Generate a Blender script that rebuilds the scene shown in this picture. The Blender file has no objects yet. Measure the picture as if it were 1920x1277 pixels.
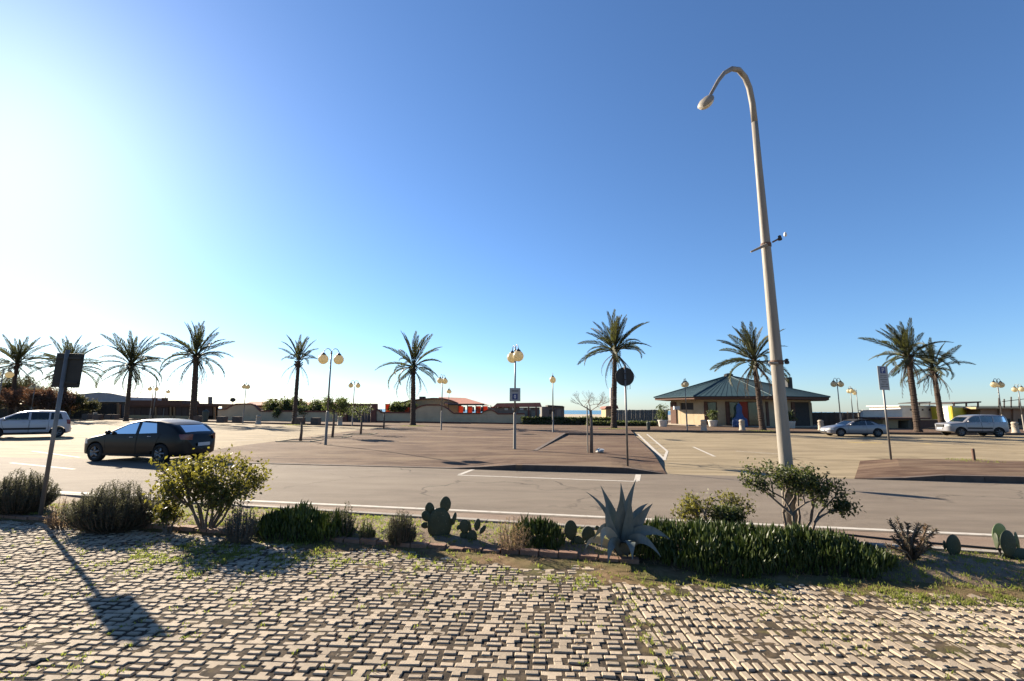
import bpy, bmesh, math, random
import numpy as np
from mathutils import Vector, Matrix, noise

random.seed(7); RNG = np.random.default_rng(7)
R = math.radians
scene = bpy.context.scene
COL = scene.collection

# ------------------------------------------------------------------ camera
FPX, CX, CY, CAMH = 865.0, 960.0, 638.5, 1.9
PITCH, ROLL = math.atan(130 / 865), R(0.4)
cam_d = bpy.data.cameras.new('camera'); cam = bpy.data.objects.new('camera', cam_d); COL.objects.link(cam)
cam_d.sensor_fit = 'HORIZONTAL'; cam_d.sensor_width = 36; cam_d.lens = 36 * FPX / 1920
cam_d.clip_start = .05; cam_d.clip_end = 60000
_c, _s, _cp, _sp = math.cos(ROLL), math.sin(ROLL), math.cos(PITCH), math.sin(PITCH)
right = Vector((_c, -_s * _sp, _s * _cp)); up = Vector((-_s, -_c * _sp, _c * _cp)); fwd = Vector((0, _cp, _sp))
m = Matrix.Identity(4)
for i in range(3):
    m[i][0], m[i][1], m[i][2] = right[i], up[i], -fwd[i]
m[2][3] = CAMH
cam.matrix_world = m
scene.camera = cam

# ------------------------------------------------------------------ sky, sun, exposure
SUN_AZ, SUN_EL = R(50), R(24)                     # azimuth left of +Y
world = bpy.data.worlds.new('World'); scene.world = world; world.use_nodes = True
wn = world.node_tree; bg = wn.nodes['Background']
sky = wn.nodes.new('ShaderNodeTexSky'); sky.sky_type = 'NISHITA'; sky.sun_disc = False
sky.sun_elevation = SUN_EL; sky.sun_rotation = -SUN_AZ
sky.altitude = 0; sky.air_density = 1.0; sky.dust_density = 0.25; sky.ozone_density = 7.0
wn.links.new(sky.outputs[0], bg.inputs[0]); bg.inputs[1].default_value = 0.05
sun_d = bpy.data.lights.new('sun', 'SUN'); sun_d.energy = 5.0; sun_d.angle = R(.53); sun_d.color = (1, .87, .69)
sun = bpy.data.objects.new('sun', sun_d); COL.objects.link(sun)
to_sun = Vector((-math.sin(SUN_AZ) * math.cos(SUN_EL), math.cos(SUN_AZ) * math.cos(SUN_EL), math.sin(SUN_EL)))
sun.rotation_euler = to_sun.to_track_quat('Z', 'Y').to_euler(); sun.location = (-30, 30, 30)
vs = scene.view_settings
vs.view_transform = 'Standard'; vs.look = 'None'; vs.gamma = 1; vs.exposure = 1.92; vs.use_curve_mapping = False
scene.render.engine = 'CYCLES'
scene.cycles.max_bounces = 6; scene.cycles.transparent_max_bounces = 12
scene.cycles.use_denoising = True

# ------------------------------------------------------------------ pixel -> place
def ray(px, py):
    u, v = (px - CX) / FPX, (CY - py) / FPX
    u, v = u * _c - v * _s, u * _s + v * _c
    return Vector((u, _cp - v * _sp, _sp + v * _cp))
def G(px, py, z=0.0):                             # the pixel's place on the level z
    d = ray(px, py); return d * ((z - CAMH) / d.z) + Vector((0, 0, CAMH))
def AT(px, py, Y):                                # the pixel's place at depth Y
    d = ray(px, py); return d * (Y / d.y) + Vector((0, 0, CAMH))
def HZ(px):                                       # horizon row at a column
    return CY + (_sp * FPX + (px - CX) * _s * _cp) / (_c * _cp)

# ------------------------------------------------------------------ materials
def _n(nt, t, **kw):
    n = nt.nodes.new(t)
    for k, v in kw.items(): setattr(n, k, v)
    return n
MATS = {}
ALBEDO = .78                                       # one scale for all base colours, set with the exposure
def mat(name, col, rough=.7, col2=None, scale=4.0, bump=0.0, bscale=None, spec=.3, metal=0.0, detail=6.0, lo=.35, hi=.65,
        sub=None, per_object=0.0, stretch=None, col3=None, scale3=.5, lo3=.5, hi3=.7, bdist=.02, island=0.0, vor=None, vor2=None):
    if name in MATS: return MATS[name]
    col, col2, col3 = [tuple(c * ALBEDO for c in k) if k is not None else None for k in (col, col2, col3)]
    M = bpy.data.materials.new(name); M.use_nodes = True; nt = M.node_tree; L = nt.links
    b = nt.nodes['Principled BSDF']; b.inputs['Roughness'].default_value = rough
    b.inputs['Specular IOR Level'].default_value = spec; b.inputs['Metallic'].default_value = metal
    tc = _n(nt, 'ShaderNodeTexCoord'); src = tc.outputs['Object']
    if stretch:
        mp = _n(nt, 'ShaderNodeMapping'); mp.inputs['Scale'].default_value = stretch; L.new(src, mp.inputs[0]); src = mp.outputs[0]
    def nz(s, d=detail):
        n = _n(nt, 'ShaderNodeTexNoise'); n.inputs['Scale'].default_value = s; n.inputs['Detail'].default_value = d
        n.inputs['Roughness'].default_value = .62; L.new(src, n.inputs['Vector']); return n.outputs['Fac']
    def rmp(f, a, c):
        r = _n(nt, 'ShaderNodeMapRange'); r.inputs[1].default_value = a; r.inputs[2].default_value = c; L.new(f, r.inputs[0]); return r.outputs[0]
    cur = None
    if col2 is not None:
        mx = _n(nt, 'ShaderNodeMix', data_type='RGBA'); mx.inputs[6].default_value = (*col, 1); mx.inputs[7].default_value = (*col2, 1)
        L.new(rmp(nz(scale), lo, hi), mx.inputs[0]); cur = mx.outputs[2]
    if col3 is not None:
        mx = _n(nt, 'ShaderNodeMix', data_type='RGBA'); mx.inputs[7].default_value = (*col3, 1)
        if cur is None: mx.inputs[6].default_value = (*col, 1)
        else: L.new(cur, mx.inputs[6])
        L.new(rmp(nz(scale3, 8), lo3, hi3), mx.inputs[0]); cur = mx.outputs[2]
    for vv in (vor, vor2):                          # cracks (edge distance) or dots (cell centres): scale, width, colour, kind, strength
        if not vv: continue
        vs_, vw, vc, vk, vst = vv
        ns = _n(nt, 'ShaderNodeTexNoise'); ns.inputs['Scale'].default_value = vs_ * 2.2; ns.inputs['Detail'].default_value = 4; L.new(tc.outputs['Object'], ns.inputs['Vector'])
        sc_ = _n(nt, 'ShaderNodeVectorMath', operation='SCALE'); sc_.inputs['Scale'].default_value = (.55 if vk == 'crack' else .1) / vs_; L.new(ns.outputs['Color'], sc_.inputs[0])
        av = _n(nt, 'ShaderNodeVectorMath', operation='ADD'); L.new(tc.outputs['Object'], av.inputs[0]); L.new(sc_.outputs[0], av.inputs[1])
        vo = _n(nt, 'ShaderNodeTexVoronoi', feature='DISTANCE_TO_EDGE' if vk == 'crack' else 'F1'); vo.inputs['Scale'].default_value = vs_; L.new(av.outputs[0], vo.inputs['Vector'])
        r = _n(nt, 'ShaderNodeMapRange'); r.inputs[1].default_value = vw; r.inputs[2].default_value = vw * .35; r.inputs[4].default_value = vst; L.new(vo.outputs['Distance'], r.inputs[0]); fac = r.outputs[0]
        if vk == 'crack':                           # cracks come and go
            mu = _n(nt, 'ShaderNodeMath', operation='MULTIPLY'); L.new(fac, mu.inputs[0]); L.new(rmp(nz(vs_ * .6, 3), .46, .6), mu.inputs[1]); fac = mu.outputs[0]
        mx = _n(nt, 'ShaderNodeMix', data_type='RGBA'); mx.inputs[7].default_value = (*[c * ALBEDO for c in vc], 1); L.new(fac, mx.inputs[0])
        if cur is None: mx.inputs[6].default_value = (*col, 1)
        else: L.new(cur, mx.inputs[6])
        cur = mx.outputs[2]
    if per_object:
        oi = _n(nt, 'ShaderNodeObjectInfo'); hs = _n(nt, 'ShaderNodeHueSaturation')
        mr = _n(nt, 'ShaderNodeMapRange'); mr.inputs[3].default_value = 1 - per_object; mr.inputs[4].default_value = 1 + per_object
        L.new(oi.outputs['Random'], mr.inputs[0]); L.new(mr.outputs[0], hs.inputs['Value'])
        if cur is None: hs.inputs['Color'].default_value = (*col, 1)
        else: L.new(cur, hs.inputs['Color'])
        cur = hs.outputs[0]
    if island:                                     # every separate piece of a joined mesh gets its own tone
        ge = _n(nt, 'ShaderNodeNewGeometry'); oi = _n(nt, 'ShaderNodeObjectInfo'); ad = _n(nt, 'ShaderNodeMath', operation='ADD'); fr = _n(nt, 'ShaderNodeMath', operation='FRACT')
        L.new(ge.outputs['Random Per Island'], ad.inputs[0]); L.new(oi.outputs['Random'], ad.inputs[1]); L.new(ad.outputs[0], fr.inputs[0])
        hs = _n(nt, 'ShaderNodeHueSaturation'); mr = _n(nt, 'ShaderNodeMapRange'); mr.inputs[3].default_value = 1 - island; mr.inputs[4].default_value = 1 + island
        L.new(fr.outputs[0], mr.inputs[0]); L.new(mr.outputs[0], hs.inputs['Value'])
        if cur is None: hs.inputs['Color'].default_value = (*col, 1)
        else: L.new(cur, hs.inputs['Color'])
        cur = hs.outputs[0]
    if cur is None: b.inputs['Base Color'].default_value = (*col, 1)
    else: L.new(cur, b.inputs['Base Color'])
    if bump:
        bp = _n(nt, 'ShaderNodeBump'); bp.inputs['Strength'].default_value = bump; bp.inputs['Distance'].default_value = bdist
        L.new(nz(bscale or scale * 6, 5), bp.inputs['Height']); L.new(bp.outputs[0], b.inputs['Normal'])
    if sub:                                        # thin leaf: light passes through
        tr = _n(nt, 'ShaderNodeBsdfTranslucent'); ms = _n(nt, 'ShaderNodeMixShader'); ms.inputs[0].default_value = sub[0]
        tr.inputs[0].default_value = (*sub[1], 1)
        L.new(b.outputs[0], ms.inputs[1]); L.new(tr.outputs[0], ms.inputs[2]); L.new(ms.outputs[0], nt.nodes['Material Output'].inputs[0])
    MATS[name] = M; return M
def glass(name, tint, gl=.05):
    M = bpy.data.materials.new(name); M.use_nodes = True; nt = M.node_tree; L = nt.links
    t = _n(nt, 'ShaderNodeBsdfTransparent'); t.inputs[0].default_value = (*tint, 1)
    g = _n(nt, 'ShaderNodeBsdfGlossy'); g.inputs['Roughness'].default_value = gl
    f = _n(nt, 'ShaderNodeFresnel'); f.inputs[0].default_value = 1.5
    ms = _n(nt, 'ShaderNodeMixShader'); L.new(f.outputs[0], ms.inputs[0]); L.new(t.outputs[0], ms.inputs[1]); L.new(g.outputs[0], ms.inputs[2])
    L.new(ms.outputs[0], nt.nodes['Material Output'].inputs[0]); MATS[name] = M; return M

# ------------------------------------------------------------------ object helpers
def tag(o, label=None, cat=None, group=None, kind=None):
    if label: o['label'] = label
    if cat: o['category'] = cat
    if group: o['group'] = group
    if kind: o['kind'] = kind
    return o
def empty(name, loc=(0, 0, 0), rz=0.0, parent=None):
    o = bpy.data.objects.new(name, None); COL.objects.link(o); o.location = loc; o.rotation_euler = (0, 0, rz); o.empty_display_size = .2
    if parent: o.parent = parent
    return o
def link_mesh(name, me, material=None, parent=None):
    o = bpy.data.objects.new(name, me); COL.objects.link(o)
    if material and not me.materials: me.materials.append(material)
    if parent: o.parent = parent
    return o
def copy_tree(o, parent=None):
    c = o.copy(); COL.objects.link(c); c.parent = parent
    for ch in o.children: copy_tree(ch, c)
    return c
class MB:
    def __init__(s): s.v = []; s.f = []
    def add(s, vs, fs):
        n = len(s.v); s.v += [tuple(p) for p in vs]; s.f += [tuple(i + n for i in f) for f in fs]; return s
    def box(s, x0, x1, y0, y1, z0, z1, rz=0.0, c=(0, 0)):
        p = [(x, y, z) for z in (z0, z1) for x, y in ((x0, y0), (x1, y0), (x1, y1), (x0, y1))]
        if rz:
            ca, sa = math.cos(rz), math.sin(rz)
            p = [(c[0] + (x - c[0]) * ca - (y - c[1]) * sa, c[1] + (x - c[0]) * sa + (y - c[1]) * ca, z) for x, y, z in p]
        return s.add(p, [(3, 2, 1, 0), (4, 5, 6, 7), (0, 1, 5, 4), (1, 2, 6, 5), (2, 3, 7, 6), (3, 0, 4, 7)])
    def prism(s, poly, z0, z1):
        n = len(poly)
        zz0 = z0 if hasattr(z0, '__len__') else [z0] * n; zz1 = z1 if hasattr(z1, '__len__') else [z1] * n
        s.add([(x, y, a) for (x, y), a in zip(poly, zz0)] + [(x, y, a) for (x, y), a in zip(poly, zz1)],
              [tuple(range(n - 1, -1, -1)), tuple(range(n, 2 * n))] + [(i, (i + 1) % n, n + (i + 1) % n, n + i) for i in range(n)])
        return s
    def tube(s, pts, rad, n=8, cap=True):
        pts = [Vector(p) for p in pts]; k = len(pts)
        if not hasattr(rad, '__len__'): rad = [rad] * k
        vs = []; ref = None
        for i, p in enumerate(pts):
            d = (pts[min(i + 1, k - 1)] - pts[max(i - 1, 0)]).normalized()
            if ref is None:
                ref = Vector((1, 0, 0)) if abs(d.x) < .9 else Vector((0, 1, 0))
            a = (ref - d * ref.dot(d)).normalized(); b = d.cross(a); ref = a
            for j in range(n):
                t = 2 * math.pi * j / n; vs.append(p + (a * math.cos(t) + b * math.sin(t)) * rad[i])
        fs = [(i * n + j, i * n + (j + 1) % n, (i + 1) * n + (j + 1) % n, (i + 1) * n + j) for i in range(k - 1) for j in range(n)]
        if cap: fs += [tuple(range(n - 1, -1, -1)), tuple((k - 1) * n + j for j in range(n))]
        return s.add(vs, fs)
    def lathe(s, prof, n=16, c=(0, 0, 0)):          # prof: (r, z)
        vs = [(c[0] + r * math.cos(2 * math.pi * j / n), c[1] + r * math.sin(2 * math.pi * j / n), c[2] + z) for r, z in prof for j in range(n)]
        k = len(prof)
        fs = [(i * n + j, i * n + (j + 1) % n, (i + 1) * n + (j + 1) % n, (i + 1) * n + j) for i in range(k - 1) for j in range(n)]
        fs += [tuple(range(n - 1, -1, -1)), tuple((k - 1) * n + j for j in range(n))]
        return s.add(vs, fs)
    def ball(s, c, r, n=14, m=9, sc=(1, 1, 1)):
        prof = [(max(1e-4, math.sin(math.pi * i / m)), -math.cos(math.pi * i / m)) for i in range(m + 1)]
        b = MB().lathe(prof, n); return s.add([(c[0] + x * r * sc[0], c[1] + y * r * sc[1], c[2] + z * r * sc[2]) for x, y, z in b.v], b.f)
    def xf(s, M): s.v = [tuple(M @ Vector(p)) for p in s.v]; return s
    def mesh(s, name, smooth=False):
        me = bpy.data.meshes.new(name); me.from_pydata(s.v, [], s.f); me.update()
        if smooth: me.shade_smooth()
        return me
    def build(s, name, material, parent=None, smooth=False):
        return link_mesh(name, s.mesh(name, smooth), material, parent)
def bevel_obj(o, w=.01, seg=2):
    md = o.modifiers.new('bevel', 'BEVEL'); md.width = w; md.segments = seg; md.limit_method = 'ANGLE'; return o
def np_mesh(name, V, F4, material, parent=None, smooth=False):
    """fast mesh from a vertex array and a quad (or triangle) array"""
    me = bpy.data.meshes.new(name); V = np.asarray(V, np.float32).reshape(-1, 3); F4 = np.asarray(F4, np.int32); k = F4.shape[1]
    me.vertices.add(len(V)); me.vertices.foreach_set('co', V.ravel())
    me.loops.add(F4.size); me.loops.foreach_set('vertex_index', F4.ravel())
    me.polygons.add(len(F4)); me.polygons.foreach_set('loop_start', np.arange(0, F4.size, k, dtype=np.int32))
    me.polygons.foreach_set('loop_total', np.full(len(F4), k, np.int32)); me.update(calc_edges=True); me.validate()
    if smooth: me.shade_smooth()
    return link_mesh(name, me, material, parent)
def blades(P, D, Ln, W, bend=0.0, shape=(1.0, .55), face=None):
    """leaf-shaped quads pairs: root P, direction D, length Ln, width W. returns V, F(quads)"""
    n = len(P); D = D / np.linalg.norm(D, axis=1, keepdims=True)
    if face is None: face = RNG.normal(size=(n, 3))
    S = np.cross(D, face); S /= (np.linalg.norm(S, axis=1, keepdims=True) + 1e-9)
    Nn = np.cross(S, D); Ln = np.broadcast_to(Ln, n)[:, None]; W = np.broadcast_to(W, n)[:, None]
    mid = P + D * Ln * shape[1] + Nn * Ln * bend; tip = P + D * Ln - Nn * Ln * bend
    V = np.stack([P, mid + S * W / 2 * shape[0], tip, mid - S * W / 2 * shape[0]], 1)
    F = np.arange(n * 4).reshape(n, 4)
    return V.reshape(-1, 3), F
def vnoise(x, y, s, o=0.0): return noise.fractal(Vector((x * s + o, y * s + o * 1.7, o)), 1.0, 2.0, 4)
# ================================================================== the setting
asphalt = mat('asphalt', (.16, .131, .103), .92, (.205, .17, .134), 1.3, .5, 90, spec=.15, stretch=(.5, 1.6, 1), col3=(.235, .198, .155), scale3=.18, lo3=.48, hi3=.72, vor=(.32, .012, (.06, .05, .04), 'crack', .8), vor2=(.9, .07, (.1, .085, .07), 'dot', .5))
lot_mat = mat('parking_asphalt', (.22, .175, .11), .93, (.31, .25, .16), .9, .5, 70, spec=.15, lo=.4, hi=.6, stretch=(.35, 1.5, 1), col3=(.16, .12, .08), scale3=.16, lo3=.56, hi3=.74, vor=(.16, .014, (.1, .075, .045), 'crack', .85), vor2=(.35, .09, (.12, .09, .06), 'dot', .55))
plaza_mat = mat('plaza_brick_paving', (.085, .052, .036), .9, (.15, .1, .068), 1.8, .6, 40, spec=.1, lo=.4, hi=.6, stretch=(.45, 1.5, 1), vor=(.12, .012, (.07, .048, .035), 'crack', .7), vor2=(.5, .1, (.08, .055, .04), 'dot', .5), col3=(.2, .145, .096), scale3=.35, lo3=.48, hi3=.66)
gutter_mat = mat('gutter', (.18, .125, .09), .92, (.225, .165, .12), 2.2, .5, 60)
sand_mat = mat('sand', (.42, .35, .25), .95, (.34, .28, .2), .3, .4, 20)
kerb_mat = mat('kerb_stone', (.25, .225, .195), .88, (.32, .29, .25), 3, .5, 40, per_object=.08)
plaza_kerb = mat('shaded_kerb', (.085, .062, .05), .9, (.12, .09, .073), 3, .5, 40, per_object=.15)  # kerb stone darkened, shade of its faces put into the colour
paint_mat = mat('road_paint', (.47, .44, .39), .85, (.3, .26, .21), 7, lo=.5, hi=.75)
yellow_paint = mat('yellow_paint', (.62, .45, .1), .8, (.35, .28, .17), 3, lo=.4, hi=.6)
sea_mat = mat('sea', (.035, .12, .17), .25, (.05, .15, .2), .02, .6, .25, spec=.5, bdist=.3)

def pl(pts):                                       # piecewise-linear line over x
    xs = [p[0] for p in pts]; ys = [p[1] for p in pts]
    return lambda x: float(np.interp(x, xs, ys)) if xs[0] <= x <= xs[-1] else (
        ys[0] + (x - xs[0]) * (ys[1] - ys[0]) / (xs[1] - xs[0]) if x < xs[0] else ys[-1] + (x - xs[-1]) * (ys[-1] - ys[-2]) / (xs[-1] - xs[-2]))
Bl = lambda x: 6.515 - .209 * x                    # bed edge at the paving
Kl = pl([(-200, 10.81 + 188 * .143), (-12, 10.81), (8, 6.23), (200, 6.23 - 192 * .143)])   # bed edge at the road
El = pl([(-200, 11.11 + 188 * .143), (-12, 11.11), (8, 7.57), (200, 7.57 - 192 * .143)])   # white edge line
Pf = lambda x: 15.15 - .143 * x                    # far side of the road
Ql = pl([(-200, 98), (-90, 76), (-55.7, 69), (-29.7, 56.9), (-13.4, 49.5), (11.6, 42.5), (28.7, 42), (34.5, 41), (45, 41.5), (120, 37)])
PROM = .17

def sheet(name, x_list, lo, hi, z, material, rows=1):
    V, F = [], []
    for x in x_list:
        for j in range(rows + 1):
            t = j / rows; V.append((x, lo(x) * (1 - t) + hi(x) * t, z))
    r = rows + 1
    for i in range(len(x_list) - 1):
        for j in range(rows): F.append((i * r + j, (i + 1) * r + j, (i + 1) * r + j + 1, i * r + j + 1))
    return tag(MB().add(V, F).build(name, material), kind='structure')
gr = MB(); ys = [-200, 120, 235, 300, 420]; zs = [-.08, -.08, -.08, -1.6, -3]
for x in (-4000, 4000):
    for y, z in zip(ys, zs): gr.v.append((x, y, z))
gr.f = [(i, 5 + i, 6 + i, i + 1) for i in range(4)]
tag(gr.build('ground', sand_mat), kind='structure')
tag(MB().add([(-40000, 240, -.75), (40000, 240, -.75), (40000, 45000, -.75), (-40000, 45000, -.75)], [(0, 1, 2, 3)]).build('sea', sea_mat), kind='structure')
XS = list(np.linspace(-200, 200, 81))
gut_hi = lambda x: El(x) - .16
road = sheet('road', XS, gut_hi, Pf, 0.0, asphalt)
gutter = sheet('gutter', XS, lambda x: Kl(x) + .06, gut_hi, -.004, gutter_mat)
lot = sheet('parking_lot', XS, Pf, lambda x: Ql(x) + 1.5, -.004, lot_mat)

def stripe(parent, pts, w, material, z=.004, name='line_marking'):
    b = MB(); pts = [Vector((p[0], p[1], 0)) for p in pts]
    for a, c in zip(pts, pts[1:]):
        d = (c - a).normalized(); n = Vector((-d.y, d.x, 0)) * w / 2
        b.add([(*(a - n).xy, z), (*(c - n).xy, z), (*(c + n).xy, z), (*(a + n).xy, z)], [(0, 1, 2, 3)])
    return b.build(name, material, parent)
stripe(road, [(x, El(x)) for x in np.linspace(-60, 60, 61)], .13, paint_mat)
g2 = lambda *p: G(*p).xy
stripe(road, [g2(858, 891), g2(1196, 903)], .11, paint_mat)
stripe(road, [g2(862, 890), g2(887, 880.5)], .13, paint_mat, .0045)
stripe(road, [g2(1194, 902), g2(1197, 890)], .16, paint_mat, .0045)
stripe(lot, [g2(1196, 814), g2(1246, 863)], .16, paint_mat)
stripe(lot, [g2(1213, 814), g2(1251, 846)], .12, paint_mat)
stripe(lot, [g2(1251, 846), g2(1245, 863)], .12, paint_mat, .0045)
for a, b_ in (((1223, 840), (1246, 842)), ((1212, 829), (1234, 832)), ((1234, 851), (1249, 853))): stripe(lot, [g2(*a), g2(*b_)], .1, paint_mat, .0042)
for a, b_ in (((1300, 838), (1340, 856)), ((1380, 846), (1470, 852)), ((440, 827), (492, 825)), ((300, 818), (360, 814)), ((60, 846), (150, 858)), ((20, 868), (140, 880))):
    stripe(lot, [g2(*a), g2(*b_)], .12, paint_mat, .0042)
for a, b_ in (((1588, 829), (1655, 831)), ((1730, 832), (1745, 832))): stripe(lot, [g2(*a), g2(*b_)], .5, yellow_paint, .0042)

# ---- promenade: raised walk along the beach clubs
px_ = [x for x in XS]
pm = MB()
V = []
for x in px_: V += [(x, Ql(x), -.05), (x, Ql(x), PROM), (x, Ql(x) + 45, PROM)]
for i in range(len(px_) - 1):
    a, b_ = i * 3, i * 3 + 3
    pm.f += [(a, b_, b_ + 1, a + 1), (a + 1, b_ + 1, b_ + 2, a + 2)]
pm.v = V
prom = tag(pm.build('promenade', plaza_mat), kind='structure')
kb = MB()
for x0, x1 in zip(px_, px_[1:]):
    kb.add([(x0, Ql(x0) - .02, -.05), (x1, Ql(x1) - .02, -.05), (x1, Ql(x1) - .02, PROM + .012), (x0, Ql(x0) - .02, PROM + .012),
            (x1, Ql(x1) + .18, PROM + .012), (x0, Ql(x0) + .18, PROM + .012)], [(0, 1, 2, 3), (3, 2, 4, 5)])
kb.build('kerb', plaza_kerb, prom)

# ---- plaza: brick paving that rises from the road to the promenade
Xe = lambda y: 4.73 + (y - 14.7) * .2195            # right edge against the parking lot
def Lx(y): return 0.2 + (y - 15.1) * .167 if y < 20.25 else 1.06 + (y - 20.25) * .197
sst = lambda t: (lambda u: u * u * (3 - 2 * u))(max(0, min(1, t)))
def front_h(x): return .012 + .155 * sst((x + 1.9) / 2.2) * (1 - sst((x - 3.3) / 1.4))
def plaza_z(x, y):
    h = front_h(x); return h + (PROM - .006 - h) * sst((y - Pf(x)) / 4.5)
def tree_z(x, y):
    h = front_h(x); d = y - Pf(x)
    base = h + (.165 - h) * sst(d / 5)
    return max(.012, base - .13 * max(0, (y - 20.25) / 15.5))
def grid_slab(name, rows, zf, material, n=14):
    V, F = [], []
    for y, xl, xr in rows:
        for i in range(n + 1):
            x = xl + (xr - xl) * i / n; yy = y if not callable(y) else y(x); V.append((x, yy, zf(x, yy)))
    w = n + 1; k = len(rows)
    for j in range(k - 1):
        for i in range(n): F.append((j * w + i, j * w + i + 1, (j + 1) * w + i + 1, (j + 1) * w + i))
    rim = [i for i in range(w)] + [j * w + n for j in range(1, k)] + [(k - 1) * w + i for i in range(n - 1, -1, -1)] + [j * w for j in range(k - 2, 0, -1)]
    s = len(V); V += [(V[i][0], V[i][1], -.06) for i in rim]
    for q in range(len(rim)):
        q2 = (q + 1) % len(rim); F.append((rim[q], s + q, s + q2, rim[q2]))
    return MB().add(V, F).build(name, material)
rows = []
for y in list(np.linspace(0, 1, 22)):
    rows.append((y, None, None))
def _row(t):
    ya = 36.0
    return [(x, Pf(x) * (1 - t) + ya * t) for x in np.linspace(-12.6, Lx(Pf(0) * (1 - t) + ya * t), 21)]
V, F = [], []; K_ = 26
RW = [_row(t) for t in np.linspace(0, 1, K_)]
RW += [[(x, 36 * (1 - t) + (Ql(x) - .03) * t) for x in np.linspace(-12.6, Xe(36 * (1 - t) + 42.5 * t), 21)] for t in (0.001, .35, .7, 1)]
pz = MB()
for r in RW: pz.v += [(x, y, plaza_z(x, y)) for x, y in r]
for j in range(len(RW) - 1):
    if j == K_ - 1: continue
    for i in range(20): pz.f.append((j * 21 + i, j * 21 + i + 1, (j + 1) * 21 + i + 1, (j + 1) * 21 + i))
def skirt(mb, idx, z=-.06):
    s = len(mb.v); mb.v += [(mb.v[i][0], mb.v[i][1], z) for i in idx]
    for q in range(len(idx) - 1): mb.f.append((idx[q], s + q, s + q + 1, idx[q + 1]))
skirt(pz, [i for i in range(21)]); skirt(pz, [j * 21 + 20 for j in range(K_)]); skirt(pz, [j * 21 for j in range(len(RW))])
skirt(pz, [K_ * 21 + i for i in range(21)]); skirt(pz, [j * 21 + 20 for j in range(K_, len(RW))])
plaza = tag(pz.build('plaza', plaza_mat), kind='structure')
# lower tree bed part of the plaza, right of the L-shaped step
tz = MB(); TR = [[(x, Pf(x) * (1 - t) + 35.97 * t) for x in np.linspace(Lx(Pf(1) * (1 - t) + 35.97 * t) + .012, Xe(14.7 * (1 - t) + 35.97 * t), 15)] for t in np.linspace(0, 1, 24)]
for r in TR: tz.v += [(x, y, tree_z(x, y)) for x, y in r]
for j in range(23):
    for i in range(14): tz.f.append((j * 15 + i, j * 15 + i + 1, (j + 1) * 15 + i + 1, (j + 1) * 15 + i))
skirt(tz, list(range(15))); skirt(tz, [j * 15 + 14 for j in range(24)])
tree_plaza = tag(tz.build('plaza', plaza_mat), kind='structure')
# right-hand island
isl = MB(); IX = np.linspace(9.9, 60, 40)
def isl_z(x, t): return .012 + .15 * sst((x - 10.6 - 2.4 * t) / 1.6)
NI = 6
for x in IX:
    for j in range(NI + 1):
        t = j / NI; isl.v.append((x + t * 3.6, Pf(x) * (1 - t) + (Pf(x) + 4.6) * t, isl_z(x + t * 3.6, t)))
for i in range(len(IX) - 1):
    for j in range(NI): a = i * (NI + 1) + j; isl.f.append((a, a + NI + 1, a + NI + 2, a + 1))
skirt(isl, [i * (NI + 1) for i in range(len(IX))]); skirt(isl, [i * (NI + 1) + NI for i in range(len(IX))])
island = tag(isl.build('traffic_island', plaza_mat), kind='structure')

def kerb_run(parent, pts, w=.16, up=.008, down=.22, L=1.0, side=1, material=None):
    """separate kerbstones along a 3-D line of points"""
    P = [Vector(p) for p in pts]; acc = [0]
    for a, b_ in zip(P, P[1:]): acc.append(acc[-1] + (b_ - a).length)
    def at(s):
        s = max(0, min(acc[-1], s))
        for i in range(len(P) - 1):
            if s <= acc[i + 1]: return P[i].lerp(P[i + 1], (s - acc[i]) / max(1e-6, acc[i + 1] - acc[i]))
        return P[-1]
    n = max(1, int(acc[-1] / L))
    for i in range(n):
        a, b_ = at(i * acc[-1] / n + .006), at((i + 1) * acc[-1] / n - .006)
        d = (b_ - a); d.z = 0; d.normalize(); nn = Vector((-d.y, d.x, 0)) * side; o = -nn * .02
        q = [a + o, b_ + o, b_ + nn * w, a + nn * w]
        MB().prism([(p.x, p.y) for p in q], [a.z - down, b_.z - down, b_.z - down, a.z - down],
                   [a.z + up, b_.z + up, b_.z + up, a.z + up]).build('kerbstone', material or plaza_kerb, parent)
kerb_run(plaza, [(x, Pf(x), plaza_z(x, Pf(x))) for x in np.linspace(-12.5, .15, 24)])
kerb_run(tree_plaza, [(x, Pf(x), tree_z(x, Pf(x))) for x in np.linspace(.35, 4.65, 12)])
kerb_run(plaza, [(Lx(y), y, plaza_z(Lx(y), y)) for y in np.linspace(20.3, 35.8, 18)], side=1)
kerb_run(plaza, [(x, 36.0, plaza_z(x, 36)) for x in np.linspace(4.3, 9.3, 8)])
kerb_run(island, [(x, Pf(x), isl_z(x, 0)) for x in np.linspace(10.2, 40, 30)])

# ---- planted bed between paving and road
soil_mat = mat('bed_soil', (.15, .105, .07), .97, (.24, .18, .115), 5, .8, 40, col3=(.1, .12, .04), scale3=1.6, lo3=.52, hi3=.66)
bd = MB(); BX = np.linspace(-14, 10, 97); NB = 10
for x in BX:
    for j in range(NB + 1):
        t = j / NB; y = (Bl(x) + .02) * (1 - t) + (Kl(x) - .05) * t
        bd.v.append((x, y - .06, -.04) if j == 0 else (x, y, .02 + .06 * math.sin(math.pi * t) + .03 * vnoise(x, y, 1.7)))
for i in range(len(BX) - 1):
    for j in range(NB): a = i * (NB + 1) + j; bd.f.append((a, a + NB + 1, a + NB + 2, a + 1))
bed = tag(bd.build('planting_bed', soil_mat, smooth=True), kind='structure')
def bed_z(x, y):
    t = (y - Bl(x)) / max(.3, Kl(x) - Bl(x)); return .02 + .06 * math.sin(math.pi * max(0, min(1, t))) + .03 * vnoise(x, y, 1.7)
kerb_run(bed, [(x, Kl(x), .045) for x in np.linspace(-14, 10, 60)], w=.1, down=.1, L=.8, material=kerb_mat)
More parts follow.
